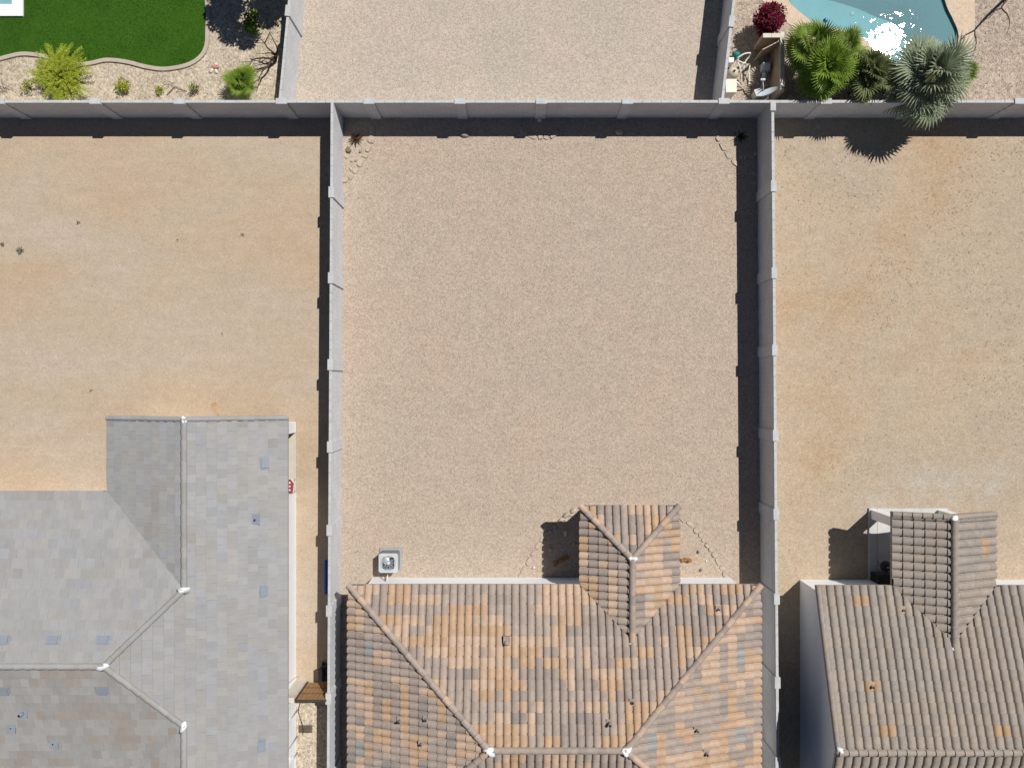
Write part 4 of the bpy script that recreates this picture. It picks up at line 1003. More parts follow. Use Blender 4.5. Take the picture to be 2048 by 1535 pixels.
# ---------------------------------------------------------------- rocks, edgings and small plants of the middle yard
def stone_edge(label, pix, size=(.22, .46), mat=None, seed=1, width=.09):
    rnd = random.Random(seed); pts = [P(*p) for p in pix]; c = pts[len(pts) // 2]
    t = thing('stone_edging', label, 'stone edging', (*c, 0)); cur = Vector((*pts[0], 0)); k = 0
    line = catmull(pts, 8, False); s = 0; i = 0; pos = 0.0
    acc = [0.0]
    for a, b in zip(line, line[1:]): acc.append(acc[-1] + math.hypot(b[0] - a[0], b[1] - a[1]))
    def at(d):
        d = min(d, acc[-1])
        for a in range(len(acc) - 1):
            if acc[a + 1] >= d:
                f = (d - acc[a]) / max(1e-6, acc[a + 1] - acc[a]); p, q = line[a], line[a + 1]; return p[0] + (q[0] - p[0]) * f, p[1] + (q[1] - p[1]) * f, math.atan2(q[1] - p[1], q[0] - p[0])
        return (*line[-1], 0)
    while pos < acc[-1]:
        ln = rnd.uniform(*size); x, y, an = at(pos + ln / 2); mb = MB(); wd = width * rnd.uniform(.75, 1.2)
        hh = rnd.uniform(.03, .065); q = []; an2 = an + rnd.uniform(-.12, .12); nn = 9
        for kk in range(nn):
            th = 2 * pi * kk / nn; ex = abs(cos(th)) ** .6 * (1 if cos(th) > 0 else -1) * ln * .5 * rnd.uniform(.86, 1.05); ey = abs(sin(th)) ** .6 * (1 if sin(th) > 0 else -1) * wd * rnd.uniform(.75, 1.15)
            q.append((x + ex * cos(an2) - ey * sin(an2), y + ex * sin(an2) + ey * cos(an2)))
        bt = [(a_, b_, -.01) for a_, b_ in q]; tp = [(x + (a_ - x) * .86, y + (b_ - y) * .86, hh + rnd.uniform(-.012, .012)) for a_, b_ in q]
        mb.mesh(bt + tp, [tuple(range(nn, 2 * nn))] + [(kk, (kk + 1) % nn, nn + (kk + 1) % nn, nn + kk) for kk in range(nn)], mat or M_slabstone)
        mb.build('stone', t); pos += ln * rnd.uniform(1.0, 1.12)
stone_edge('flat stone edging of the planted corner by the sunlit left wall', [(744, 250), (744, 272), (738, 295), (727, 315), (717, 333), (706, 348), (696, 360), (690, 360)], seed=2, width=.13)
stone_edge('stone edging of the planted corner under the shaded right wall', [(1425, 243), (1430, 262), (1440, 285), (1452, 303), (1462, 318), (1472, 327), (1492, 340), (1512, 347)], seed=3, width=.12)
stone_edge('half ring of stones at the middle of the rear wall', [(1038, 240), (1044, 258), (1062, 272), (1084, 274), (1106, 272), (1122, 258), (1128, 240)], seed=4, width=.14)
stone_edge('curved stone edging on the left of the back porch', [(1152, 1020), (1140, 1028), (1128, 1040), (1112, 1052), (1086, 1078), (1070, 1100), (1058, 1122), (1048, 1140), (1043, 1150)], seed=5, width=.12)
stone_edge('curved stone edging on the right of the back porch', [(1358, 1028), (1368, 1040), (1382, 1049), (1400, 1068), (1416, 1092), (1432, 1114), (1444, 1138), (1452, 1152)], seed=6, width=.10)
# larger squared stones by the porch corner
for i, (px_, py_, l_, a_) in enumerate([(1122, 1039, .22, .62), (1133, 1029, .27, .62), (1147, 1020, .24, .6)]):
    c = P(px_, py_); mb = MB(); mb.rock((*c, .05), l_ * .75, M_stone, 1, .55, .45, 60 + i, a_, .18)
    tag(mb.build('edging_block', None, (*c, 0)), ['lowest of three squared stone blocks beside the porch roof corner', 'middle one of three squared stone blocks beside the porch roof corner', 'squared stone block touching the porch roof corner'][i], 'stone block')
def boulder(px, py, r, label, m=None, sx=1, sy=1, sz=.6, rot=0, seed=1):
    c = P(px, py); mb = MB(); mb.rock((*c, r * .22), r, m or M_stone, sx, sy, sz, seed, rot)
    return tag(mb.build('boulder', None, (*c, 0)), label, 'rock')
boulder(697, 300, .12, 'dark brown rock below the spiky plant in the left corner', M_stone_d, 1, 1.3, .8, .3, 5)
boulder(930, 270, .15, 'pale rounded rock at the shadow edge left of the stone half ring', M_stone, 1.2, .8, .7, 0, 6)
boulder(1237, 265, .15, 'tan rock in the wall shadow right of the stone half ring', M_stone, 1.2, .8, .7, -.3, 7)
boulder(1079, 240, .13, 'pale upright rock inside the stone half ring', M_stone_w, 1, .9, .9, 0, 8)
boulder(716, 284, .09, 'flat stone beside the spiky plant in the left corner', M_stone, 1.4, .7, .4, .1, 18)
boulder(1101, 1062, .11, 'dark angular rock in the porch shadow near its top left corner', M_stone, 1.2, .8, .7, .5, 9)
boulder(1131, 1066, .11, 'tall oval grey rock in the porch shadow', M_stone_w, .7, 1.2, .7, 0, 10)
boulder(1101, 1098, .09, 'small pale rock at the left of the porch shadow', M_stone, 1, .9, .7, 0, 12)
boulder(1148, 1086, .08, 'small rock in the porch shadow next to the tiled eave', M_stone, 1, 1, .7, 0, 13)
boulder(1150, 1129, .08, 'small rock at the lower right of the porch shadow', M_stone, 1, 1, .7, 0, 14)
boulder(1068, 1134, .07, 'white stone on sunlit gravel left of the porch shadow', M_stone_w, 1, .8, .7, .3, 15)
boulder(1396, 1103, .07, 'upper small brown stone in the bed right of the porch', M_stone_d, 1, 1.2, .9, .3, 16)
boulder(1401, 1139, .07, 'lower small brown stone in the bed right of the porch', M_stone_d, 1, 1, .9, .3, 17)
boulder(1412, 1121, .05, 'tiny white stone in the bed right of the porch', M_stone_w, 1, 1, .9, .3, 19)
for i, (px_, py_) in enumerate([(704, 322), (712, 321), (702, 338), (693, 315), (721, 303)]):
    boulder(px_, py_, .06 + .01 * (i % 3), 'small tan stone of the left corner bed, ' + ['left one of the middle pair', 'right one of the middle pair', 'lowest one', 'the one nearest the wall', 'the one nearest the spiky plant'][i], M_stone, 1.2, .8, .6, i, 70 + i)
for i, (px_, py_) in enumerate([(1481, 315), (1489, 316), (1510, 308)]):
    boulder(px_, py_, .06, 'small shaded stone of the right corner bed, ' + ['left one of the close pair', 'right one of the close pair', 'the one nearest the wall'][i], M_stone_w, 1.1, .9, .6, i, 80 + i)

def agave(px, py, r, n, label, mats, z=0.0, seed=1, nm='agave', cat='plant'):
    rnd = random.Random(seed); c = P3(px, py, z + .2); t = thing(nm, label, cat, (c.x, c.y, z)); mb = MB()
    for i in range(n):
        an = 2.4 * i + rnd.uniform(-.2, .2); f = 1 - i / n; el = radians(12 + 62 * (i / n)); L = r * (.75 + .35 * f) * rnd.uniform(.85, 1.1)
        u = Vector((cos(an), sin(an), 0)); v = Vector((-sin(an), cos(an), 0)); o = Vector((c.x, c.y, z + .05)); wd = L * .10; m = rnd.choice(mats); pr = None
        for s in range(5):
            q = s / 4; h = L * (q * sin(el) - .22 * q * q * f); x = L * q * cos(el); ww = wd * (1 - q) ** .7 * (1.15 if s else .9)
            cur = (o + u * x - v * ww + Vector((0, 0, h + .2 * ww)), o + u * x + Vector((0, 0, h - .15 * ww)), o + u * x + v * ww + Vector((0, 0, h + .2 * ww)))
            if pr: mb.poly([pr[0], pr[1], cur[1], cur[0]], m); mb.poly([pr[1], pr[2], cur[2], cur[1]], m)
            pr = cur
    mb.build('leaf_rosette', t)
    mb = MB(); mb.rock((c.x, c.y, z + .05), .07, mats[0], 1, 1, 1, seed); mb.build('root_crown', t)
agave(710, 275, .36, 24, 'dark spiky agave with rusty leaves in the left corner of the gravel yard', [M_agave, M_agave, M_agave, M_agave_r], seed=4)
agave(1483, 272, .34, 24, 'dark spiky plant half in shade in the right corner of the gravel yard', [M_agave, M_dgreen], seed=5)
# fallen dried cactus pieces beside the porch
def cactus(pix, label, seed, r=.075, cat='cactus'):
    pts = [P3(px, py, z) for px, py, z in pix]; mid = pts[len(pts) // 2]
    t = thing('dried_cactus', label, cat, (mid.x, mid.y, 0)); rnd = random.Random(seed)
    for i in range(len(pts) - 1):
        a, b = pts[i], pts[i + 1]; mb = MB(); n = 5
        mb.tube([a + (b - a) * (k / n) for k in range(n + 1)], [r * (.65 + .4 * sin(pi * (k + .4) / (n + .8))) * rnd.uniform(.85, 1.15) for k in range(n + 1)], M_terra, 8); mb.build('segment', t)
cactus([(1107, 1130, .12), (1117, 1123, .14), (1127, 1118, .16), (1137, 1112, .15)], 'fallen dried cactus of orange brown lumps lying in the porch shadow', 3)
cactus([(1360, 1121, .35), (1367, 1119, .25), (1374, 1118, .16), (1382, 1121, .10)], 'orange brown dried cactus lying right of the porch roof', 4, .085)

# ---------------------------------------------------------------- trees and shrubs
def branch_tree(name, label, base, branches, m=M_bark, cat='tree', r0=.06):
    """bare tree: every branch is a polyline of (px, py, z)"""
    b = P3(*base); t = thing(name, label, cat, (b.x, b.y, 0)); k = 0
    for pix, ra, rb in branches:
        pts = [P3(*p) for p in pix]; pts = [Vector(q) for q in catmull([tuple(p) for p in pts], 4, False)]; n = len(pts)
        for i in range(1, n - 1): pts[i] += Vector((random.uniform(-.012, .012), random.uniform(-.012, .012), random.uniform(-.012, .012)))
        mb = MB(); mb.tube(pts, [ra + (rb - ra) * i / (n - 1) for i in range(n)], m, 7); mb.build('trunk' if k == 0 else 'branch', t); k += 1
zb = lambda a: a
branch_tree('dead_tree', 'bare dead tree with dark twisted branches beside the short sunlit wall', (550, 116, 0),
    [([(551, 117, 0), (552, 112, .25), (550, 110, .45)], .085, .065),
     ([(551, 109, .40), (555, 100, .65), (553, 92, .85), (548, 82, 1.05), (540, 66, 1.3)], .04, .012),
     ([(550, 110, .42), (544, 103, .6), (535, 96, .75), (529, 86, .9), (522, 79, 1.0), (510, 73, 1.1)], .045, .010),
     ([(529, 86, .9), (535, 75, 1.1), (540, 64, 1.25), (536, 60, 1.3)], .025, .008),
     ([(548, 110, .4), (542, 106, .45), (535, 106, .5), (524, 107, .55), (513, 107, .6)], .03, .008),
     ([(550, 115, .3), (540, 117, .4), (528, 116, .5), (515, 117, .55), (505, 119, .6), (500, 117, .62)], .055, .016),
     ([(505, 119, .6), (500, 128, .6), (493, 134, .6), (488, 137, .6)], .022, .010),
     ([(520, 118, .5), (519, 123, .5), (520, 128, .5)], .02, .008),
     ([(549, 118, .25), (541, 123, .3), (537, 131, .35), (527, 140, .4), (523, 147, .45), (519, 155, .5), (516, 163, .5)], .05, .016),
     ([(527, 138, .4), (517, 143, .45), (507, 150, .5)], .022, .008),
     ([(518, 155, .5), (513, 152, .52), (510, 151, .55)], .018, .006),
     ([(529, 87, .9), (522, 86, .95), (513, 86, 1.0)], .016, .008),
     ([(512, 80, 1.0), (498, 77, 1.1), (485, 76, 1.15)], .014, .006)])
branch_tree('bare_tree', 'bare dark branched tree on pink gravel right of the pool', (2013, 2, 0),
    [([(2022, -14, 0), (2016, -5, .5), (2010, 4, .8)], .07, .05),
     ([(2010, 4, .8), (2002, 16, 1.0), (1992, 20, 1.15), (1984, 30, 1.25), (1974, 38, 1.3), (1962, 44, 1.35)], .04, .008),
     ([(2002, 16, 1.0), (2010, 24, 1.1), (2017, 34, 1.2), (2019, 48, 1.3), (2014, 68, 1.4)], .035, .008),
     ([(1990, 21, 1.15), (1986, 20, 1.2), (1980, 19, 1.25)], .016, .006), ([(1970, 40, 1.3), (1962, 48, 1.35), (1960, 56, 1.4)], .014, .006),
     ([(2015, 38, 1.2), (2010, 42, 1.25), (2004, 42, 1.3)], .014, .006)])

def leaf_quad(mb, p, d, up, L, wd, m):
    s = d.cross(up); s = s.normalized() if s.length > 1e-6 else d.orthogonal().normalized()
    mb.poly([p, p + d * L * .5 + s * wd, p + d * L, p + d * L * .5 - s * wd], m)
def shrub(name, label, px, py, r, h, n, leaf, mats, seed=1, flowers=None, z=0.0, stems=7, flat=.7, cat='shrub', clump=14, lean=(0, 0)):
    """shrub of many small leaves gathered in clumps on real stems"""
    rnd = random.Random(seed); c = P3(px, py, z + h * .6); t = thing(name, label, cat, (c.x, c.y, z)); st = MB(); fo = MB(); cl = []
    for i in range(stems):
        a = 2 * pi * i / stems + rnd.uniform(-.4, .4); rr = r * rnd.uniform(.45, .9)
        e = Vector((c.x + rr * cos(a) + lean[0], c.y + rr * sin(a) + lean[1], z + h * rnd.uniform(.55, .95))); b = Vector((c.x + .04 * cos(a), c.y + .04 * sin(a), z))
        st.tube([b, b.lerp(e, .5) + Vector((0, 0, h * .12)), e], [.016, .011, .005], M_bark, 5)
    st.build('stems', t)
    for i in range(clump):
        a = rnd.uniform(0, 2 * pi); q = sqrt(rnd.random()) * .82; zz = z + h * (.35 + .6 * rnd.random() * (1 - q * .5)); cl.append((Vector((c.x + r * q * cos(a), c.y + r * q * sin(a), zz)), r * rnd.uniform(.22, .42)))
    for i in range(n):
        cc, cr = rnd.choice(cl); d = Vector((rnd.gauss(0, 1), rnd.gauss(0, 1), rnd.gauss(0, .8))).normalized(); p = cc + d * cr * rnd.random() ** .4
        p.z = max(p.z, z + .03)
        d2 = (d + Vector((rnd.gauss(0, .6), rnd.gauss(0, .6), rnd.gauss(.2, .5)))).normalized(); L = leaf * rnd.uniform(.6, 1.3)
        m = rnd.choice(mats)
        if flowers and rnd.random() < flowers[1]: m = flowers[0]
        leaf_quad(fo, p, d2, Vector((rnd.gauss(0, .4), rnd.gauss(0, .4), 1)), L, L * .28, m)
    fo.build('foliage', t)
    return t
def feathery(name, label, px, py, r, h, n, mats, seed=1, z=0, fl=20, leaf=.075):
    """arching stems carrying narrow leaflets"""
    rnd = random.Random(seed); c = P3(px, py, h * .5); t = thing(name, label, 'shrub', (c.x, c.y, z)); st = MB(); fo = MB()
    for i in range(n):
        a = rnd.uniform(0, 2 * pi); q = rnd.random() ** .6; L = r * (.55 + .5 * q) * rnd.uniform(.85, 1.12); b = Vector((c.x + rnd.gauss(0, .06), c.y + rnd.gauss(0, .06), z)); pts = []
        for s in range(7):
            f = s / 6; rad = L * q * f ** 1.1; hh = h * (1.15 - .35 * q) * (1 - (1 - f) ** 1.8) - h * .28 * q * f * f * f
            pts.append(b + Vector((rad * cos(a) + .03 * sin(5 * f + i), rad * sin(a) + .03 * cos(4 * f + i), max(hh, .02))))
        st.tube(pts, [.012 - .0015 * s for s in range(7)], M_bark if q < .3 else mats[0], 4, cap=False)
        for s in range(fl):
            f = .25 + .75 * s / fl; k = f * 6; j = min(5, int(k)); p = pts[j].lerp(pts[j + 1], k - j); tan = (pts[j + 1] - pts[j]).normalized(); sd = tan.cross(Vector((0, 0, 1))).normalized() * (1 if s % 2 else -1)
            d = (sd + tan * .7 + Vector((rnd.gauss(0, .3), rnd.gauss(0, .3), rnd.gauss(.15, .3)))).normalized(); l = leaf * rnd.uniform(.7, 1.3)
            if p.y + d.y * l < RY + .07: continue
            leaf_quad(fo, p, d, Vector((rnd.gauss(0, .4), rnd.gauss(0, .4), 1)), l, l * .13, rnd.choice(mats))
    st.build('stems', t); fo.build('foliage', t)
feathery('lime_shrub', 'large feathery lime green shrub in front of the lawn curb', 124, 149, 1.38, .72, 230, [M_lime, M_lime2, M_lime2, M_lime], 3, fl=75, leaf=.085)
shrub('small_shrub', 'thin yellowing shrub left of the large lime shrub', 53, 172, .26, .4, 170, .07, [M_lime2, M_lime, M_weed], 4)
shrub('flowering_shrub', 'low bush dotted with yellow flowers on the rear left gravel', 241, 173, .36, .4, 520, .07, [M_lime, M_green, M_lime2], 5, (M_yellow, .22))
shrub('small_shrub', 'tiny green tuft beside the grey fallen branches', 318, 179, .17, .25, 170, .06, [M_lime, M_lime2, M_green], 6, (M_yellow, .08))
shrub('small_shrub', 'narrow young green shrub between the fallen branches and the green fan palm', 388, 176, .19, .42, 150, .075, [M_green, M_lime, M_weed], 7)
shrub('leafy_shrub', 'bright green broad leaved shrub in the tree shadow above the dead tree', 504, 40, .48, .9, 520, .12, [M_green, M_green, M_dgreen, M_lime], 8)
branch_tree('fallen_branches', 'grey fallen branches lying on the gravel right of the tiny green tuft', (345, 181, 0),
    [([(334, 190, .03), (342, 180, .06), (350, 173, .08), (360, 177, .06), (374, 182, .04)], .022, .012), ([(350, 174, .08), (340, 164, .14), (330, 163, .16), (324, 168, .12)], .014, .008), ([(352, 183, .05), (362, 180, .10), (372, 181, .08)], .016, .008), ([(338, 165, .14), (336, 172, .10), (330, 175, .06)], .011, .006)], M_drybark, 'branches')
branch_tree('dry_twigs', 'grey dry twigs at the left edge below the lawn curb', (10, 172, 0),
    [([(-6, 168, .1), (4, 174, .15), (12, 182, .1)], .015, .006), ([(-4, 165, .2), (8, 168, .2), (18, 174, .15), (27, 178, .1)], .015, .006), ([(0, 178, .1), (10, 176, .2), (20, 170, .2)], .012, .005), ([(2, 160, .2), (8, 170, .2), (16, 186, .1)], .012, .005), ([(-2, 184, .05), (8, 180, .12), (14, 166, .2)], .010, .005)], M_drybark, 'twigs')
shrub('bougainvillea', 'round crimson bougainvillea bush above the tan block planter', 1540, 36, .56, 1.9, 6000, .10, [M_magenta], 12, (M_dgreen, .14), clump=70, stems=12)

# frond meshes
def frond_mesh(m, L=.75, pet=.55, n=22, spread=115, seed=1, droop=.25):
    """fan leaf: petiole along +x, then folded leaflets; z up"""
    rnd = random.Random(seed); mb = MB(); pw = .014
    for a, b in ((0, .5), (.5, 1)):
        za, zb_ = .05 * sin(pi * a), .05 * sin(pi * b)
        mb.poly([(pet * a, -pw, za), (pet * b, -pw, zb_), (pet * b, 0, zb_ - .012), (pet * a, 0, za - .012)], m); mb.poly([(pet * a, 0, za - .012), (pet * b, 0, zb_ - .012), (pet * b, pw, zb_), (pet * a, pw, za)], m)
    o = Vector((pet, 0, 0))
    for i in range(n):
        an = radians(-spread + 2 * spread * i / (n - 1)) + rnd.uniform(-.03, .03); l = L * (1 - .28 * (abs(an) / radians(spread)) ** 2) * rnd.uniform(.92, 1.06)
        u = Vector((cos(an), sin(an), 0)); v = Vector((-sin(an), cos(an), 0)); hw = .9 * l * .5 * radians(2 * spread) / (n - 1) * .62; pr = None
        for s, (f, ww) in enumerate(((.04, .12), (.5, 1.0), (.78, .62), (1.0, .03))):
            lift = .10 * sin(abs(an)) * f - droop * l * f ** 3 + .03 * f; c = o + u * l * f + Vector((0, 0, lift)); k = hw * ww
            cur = (c - v * k + Vector((0, 0, k * .45)), c - Vector((0, 0, k * .35)), c + v * k + Vector((0, 0, k * .45)))
            if pr:
                mb.poly([pr[0], pr[1], cur[1], cur[0]], m); mb.poly([pr[1], pr[2], cur[2], cur[1]], m)
            pr = cur
    return mb.data('frond')
def fan_palm(label, px, py, zc, r, n, mat, seed, base=None, stiff=1.0, dry=4, group='fan palms behind the rear wall', low=-35, high=80):
    rnd = random.Random(seed); c = P3(px, py, zc); bx, by = base if base else (c.x, c.y)
    t = thing('fan_palm', label, 'palm', (bx, by, 0), group)
    meshes = [frond_mesh(mat, r * .50, r * .50, 22, 118, seed + k, .18 + .1 * k) for k in range(3)]; dm = frond_mesh(M_palm[4], r * .45, r * .42, 18, 100, seed + 9, .5)
    mb = MB(); pts = [Vector((bx, by, -.02)), Vector((bx, by, 0)).lerp(c, .5) + Vector((0, 0, .0)), c]
    mb.tube(pts, [.13, .115, .10], M_bark, 10); tk = sub(mb.build('trunk', t), t)
    mb = MB(); mb.rock((c.x, c.y, c.z - .02), r * .36, M_heart, 1, 1, .7, seed, 0, .5); mb.build('crown_heart', t)
    # leaf-base stubs up the trunk
    for k in range(10):
        f = .15 + .08 * k; p = Vector((bx, by, 0)).lerp(c, f); a = 2.4 * k; d = Vector((cos(a), sin(a), .9)); mb = MB(); mb.tube([p + Vector((cos(a), sin(a), 0)) * .08, p + d * .20], [.035, .015], M_bark, 5); mb.build('leaf_base', tk)
    for i in range(n):
        f = i / (n - 1); az = 2.39996 * i + rnd.uniform(-.2, .2); el = radians(high + (low - high) * f ** .85 + rnd.uniform(-14, 14))
        M = Matrix.Translation(c + Vector((0, 0, .10 * (1 - f)))) @ Matrix.Rotation(az, 4, 'Z') @ Matrix.Rotation(-el, 4, 'Y') @ Matrix.Rotation(rnd.uniform(-.6, .6), 4, 'X') @ Matrix.Scale(rnd.uniform(.72, 1.16), 4)
        piece('frond', meshes[i % 3], t, M)
    for i in range(dry):
        az = rnd.uniform(0, 2 * pi); M = Matrix.Translation(c - Vector((0, 0, .12))) @ Matrix.Rotation(az, 4, 'Z') @ Matrix.Rotation(radians(45), 4, 'Y'); o = piece('frond', dm, t, M); tag(o, 'dry tan hanging frond')
fan_palm('deep green fan palm at the far left of the palm group', 1622, 98, 1.7, 1.15, 30, M_palm[1], 2)
fan_palm('bright yellow green fan palm in front of the palm group', 1652, 138, 2.0, 1.20, 44, M_palm[0], 5, dry=1)
fan_palm('small green fan palm nearest the tan pool deck', 1690, 100, 1.5, 0.95, 24, M_palm[1], 8)
fan_palm('dull grey green fan palm in the middle of the palm group', 1738, 150, 1.7, 1.22, 40, M_palm[2], 11, dry=5)
fan_palm('largest silvery fan palm overhanging the rear wall', 1856, 158, 2.05, 1.78, 50, M_palm[3], 14, base=(16.4, 12.15), dry=3)
fan_palm('small green fan palm behind the largest silvery palm', 1922, 152, .9, .75, 18, M_palm[0], 19, dry=0)
fan_palm('small bright green fan palm in the rear left corner by the dead tree', 487, 168, .50, .84, 26, M_palm[0], 23, dry=0, group='fan palms of the rear left yard', low=-5)

def leafy_tree(name, label, x, y, zc, r, n, seed):
    rnd = random.Random(seed); t = thing(name, label, 'tree', (x, y, 0)); mb = MB(); mb.tube([(x, y, -.02), (x + .05, y, zc * .35), (x, y + .05, zc * .6)], [.11, .09, .075], M_bark, 9); mb.build('trunk', t)
    fo = MB(); cl = []
    for k in range(9):
        a = 2.4 * k; rr = r * rnd.uniform(.4, .85); e = Vector((x + rr * cos(a), y + rr * sin(a), zc + rnd.uniform(-.3, .5))); m2 = MB()
        s = Vector((x, y + .05, zc * .6)); m2.tube([s, s.lerp(e, .5) + Vector((0, 0, .12)), e], [.05, .035, .012], M_bark, 6); m2.build('limb', t)
    for k in range(34):
        d = Vector((rnd.gauss(0, 1), rnd.gauss(0, 1), rnd.gauss(0, .55))).normalized(); cl.append((Vector((x, y, zc + .1)) + d * r * rnd.uniform(.35, .92), r * rnd.uniform(.16, .30)))
    for i in range(n):
        cc, cr = rnd.choice(cl); d = Vector((rnd.gauss(0, 1), rnd.gauss(0, 1), rnd.gauss(0, 1))).normalized(); p = cc + d * cr * rnd.random() ** .4; L = rnd.uniform(.09, .19)
        leaf_quad(fo, p, (d + Vector((rnd.gauss(0, .7), rnd.gauss(0, .7), rnd.gauss(0, .5)))).normalized(), Vector((rnd.gauss(0, .5), rnd.gauss(0, .5), 1)), L, L * .3, rnd.choice([M_green, M_dgreen]))
    fo.build('crown', t)
leafy_tree('shade_tree', 'tree just beyond the top edge whose leafy shadow falls by the lawn', -9.9, 17.75, 3.1, 1.85, 15000, 6)
# small cluster of stones on the rear left gravel
rnd = random.Random(2)
for i, (px_, py_, r, m, lb) in enumerate([(428, 134, .11, M_stone_o, 'orange stone in the small pile on the rear left gravel'), (424, 142, .10, M_stone_w, 'lower white stone in the small pile on the rear left gravel'), (433, 143, .09, M_stone_w, 'right white stone in the small pile on the rear left gravel'), (432, 129, .07, M_stone_w, 'upper white stone in the small pile on the rear left gravel'), (436, 136, .06, M_stone_d, 'dark stone in the small pile on the rear left gravel')]):
    boulder(px_, py_, r, lb, m, 1.2, .8, .7, i, 40 + i)

# ---------------------------------------------------------------- pool equipment corner
def equipment():
    # low tan block walls round the corner
    xw = 11.02; t = thing('planter_wall', 'low tan block wall with pale caps between the pool equipment and the palms', 'wall', (xw, 13, 0))
    y0, y1 = 11.46, 14.45; mb = MB(); mb.box(xw, xw + .15, y0 + .55, y1, -.03, 1.16, M_tan); mb.build('wall_panel', t)
    n = 7; st = (y1 - y0 - .55) / n
    for i in range(n):
        mb = MB(); mb.box(xw - .01, xw + .16, y0 + .55 + i * st + .006, y0 + .55 + (i + 1) * st - .006, 1.162, 1.22, M_cream); mb.build('cap_stone', t)
    t = thing('planter_wall', 'short low tan block wall with pale caps under the bougainvillea', 'wall', (10.65, 14.2, 0))
    mb = MB(); mb.box(10.30, xw - .005, 14.22, 14.37, -.03, 1.16, M_tan); mb.build('wall_panel', t)
    for i in range(2):
        mb = MB(); mb.box(10.30 + i * .36 + .005, 10.30 + (i + 1) * .36 - .005 - .01 * i, 14.21, 14.38, 1.162, 1.22, M_cream); mb.build('cap_stone', t)
    # half open gate leaf
    h = Vector((xw - .03, 14.10, 0)); d = Vector((-.80, -.42, 0)).normalized(); n_ = Vector((-d.y, d.x, 0)); Lg = .78
    t = thing('enclosure_gate', 'half open tan panel gate of the pool equipment enclosure', 'gate', tuple(h))
    q = [h - n_ * .02, h + d * Lg - n_ * .02, h + d * Lg + n_ * .02, h + n_ * .02]; mb = MB(); mb.prism([(p.x, p.y) for p in q], .06, 1.15, M_tan); mb.build('panel', t)
    for s in (.02, Lg - .05):
        q = [h + d * s - n_ * .03, h + d * (s + .04) - n_ * .03, h + d * (s + .04) + n_ * .03, h + d * s + n_ * .03]; mb = MB(); mb.prism([(p.x, p.y) for p in q], .03, 1.18, M_tan); mb.build('stile', t)
    # heater box
    c = P3(1462, 172, .9); t = thing('pool_heater', 'cream metal pool heater box against the rear lot wall', 'pool heater', (c.x, c.y, 0))
    mb = MB(); mb.box(c.x - .20, c.x + .21, c.y - .26, c.y + .26, .06, .90, M_cream); mb.build('cabinet', t)
    mb = MB(); mb.box(c.x - .215, c.x + .225, c.y - .275, c.y + .275, .902, .94, material('heater_top', (.70, .66, .57), var=.04)); mb.build('top', t)
    mb = MB(); mb.box(c.x - .24, c.x + .25, c.y - .30, c.y + .30, -.02, .058, M_slab); mb.build('pad', t)
    # filter tank
    c = P3(1468, 143, .8); t = thing('pool_filter', 'round cream pool filter tank behind the heater box', 'pool filter', (c.x, c.y, 0))
    mb = MB(); mb.lathe((c.x, c.y, .05), [(.22, 0), (.235, .10), (.235, .55), (.20, .70), (.10, .78), (.05, .80)], M_tank, 20); mb.build('tank', t)
    mb = MB(); mb.lathe((c.x, c.y, .40), [(.245, 0), (.245, .04)], M_frame, 20); mb.build('clamp_band', t)
    mb = MB(); mb.lathe((c.x, c.y, .852), [(.045, 0), (.045, .05), (.02, .07)], M_black, 10); mb.build('pressure_gauge', t)
    # pump
    c = P3(1532, 134, .35); t = thing('pool_pump', 'pale grey pool pump with square lid beside the planter wall', 'pump', (c.x, c.y, 0))
    mb = MB(); mb.box(c.x - .16, c.x + .16, c.y - .13, c.y + .17, .02, .38, M_dish); mb.build('housing', t)
    mb = MB(); mb.box(c.x - .145, c.x + .145, c.y - .115, c.y + .155, .382, .44, material('pump_lid', (.62, .64, .68), var=.03, rough=.4)); mb.build('lid', t)
    mb = MB(); mb.tube([(c.x, c.y - .135, .18), (c.x - .01, c.y - .36, .18)], .095, M_dish, 12); mb.build('motor', t)
    # pipework: each run is its own pipe
    t = thing('pvc_pipework', 'tangle of white plastic pool pipes beside the filter tank', 'pipework', (*P(1490, 135), 0))
    runs = [[(1474, 117, .75), (1488, 108, .8), (1500, 106, .8)], [(1476, 118, .7), (1474, 124, .6), (1479, 132, .55), (1481, 146, .4), (1481, 158, .1)],
            [(1500, 106, .8), (1500, 110, .55), (1493, 120, .45), (1489, 127, .4), (1487, 140, .35)], [(1487, 126, .45), (1481, 124, .6), (1476, 122, .65)],
            [(1500, 128, .35), (1498, 140, .3), (1494, 150, .2), (1489, 160, .05)], [(1497, 141, .2), (1499, 158, .1), (1497, 172, .03)], [(1472, 163, .4), (1480, 170, .3), (1486, 178, .05)],
            [(1485, 128, .5), (1490, 126, .5), (1490, 131, .3), (1482, 138, .2)]]
    for q in runs:
        mb = MB(); mb.tube([Vector(p) for p in catmull([tuple(P3(*p)) for p in q], 3, False)], .032, M_pvc, 8); mb.build('pipe', t)
    mb = MB(); c = P3(1474, 108, .3); mb.rock((c.x, c.y, .2), .17, M_teal, 1, .9, 1.0, 3); tag(mb.build('teal_bucket_cover', None, (c.x, c.y, 0)), 'dark teal plastic cover tucked against the rear lot wall', 'cover')
    c = P3(1462, 121, .5); mb = MB(); mb.box(c.x - .10, c.x + .11, c.y - .10, c.y + .10, .0, .55, M_white); tag(mb.build('timer_box', None, (c.x, c.y, 0)), 'small white timer box beside the teal cover', 'box')
    mb = MB(); mb.tube([Vector(p) for p in catmull([tuple(P3(*p)) for p in [(1480, 165, .2), (1485, 175, .04), (1490, 186, .03), (1498, 194, .03)]], 5, False)], .018, M_hose, 6)
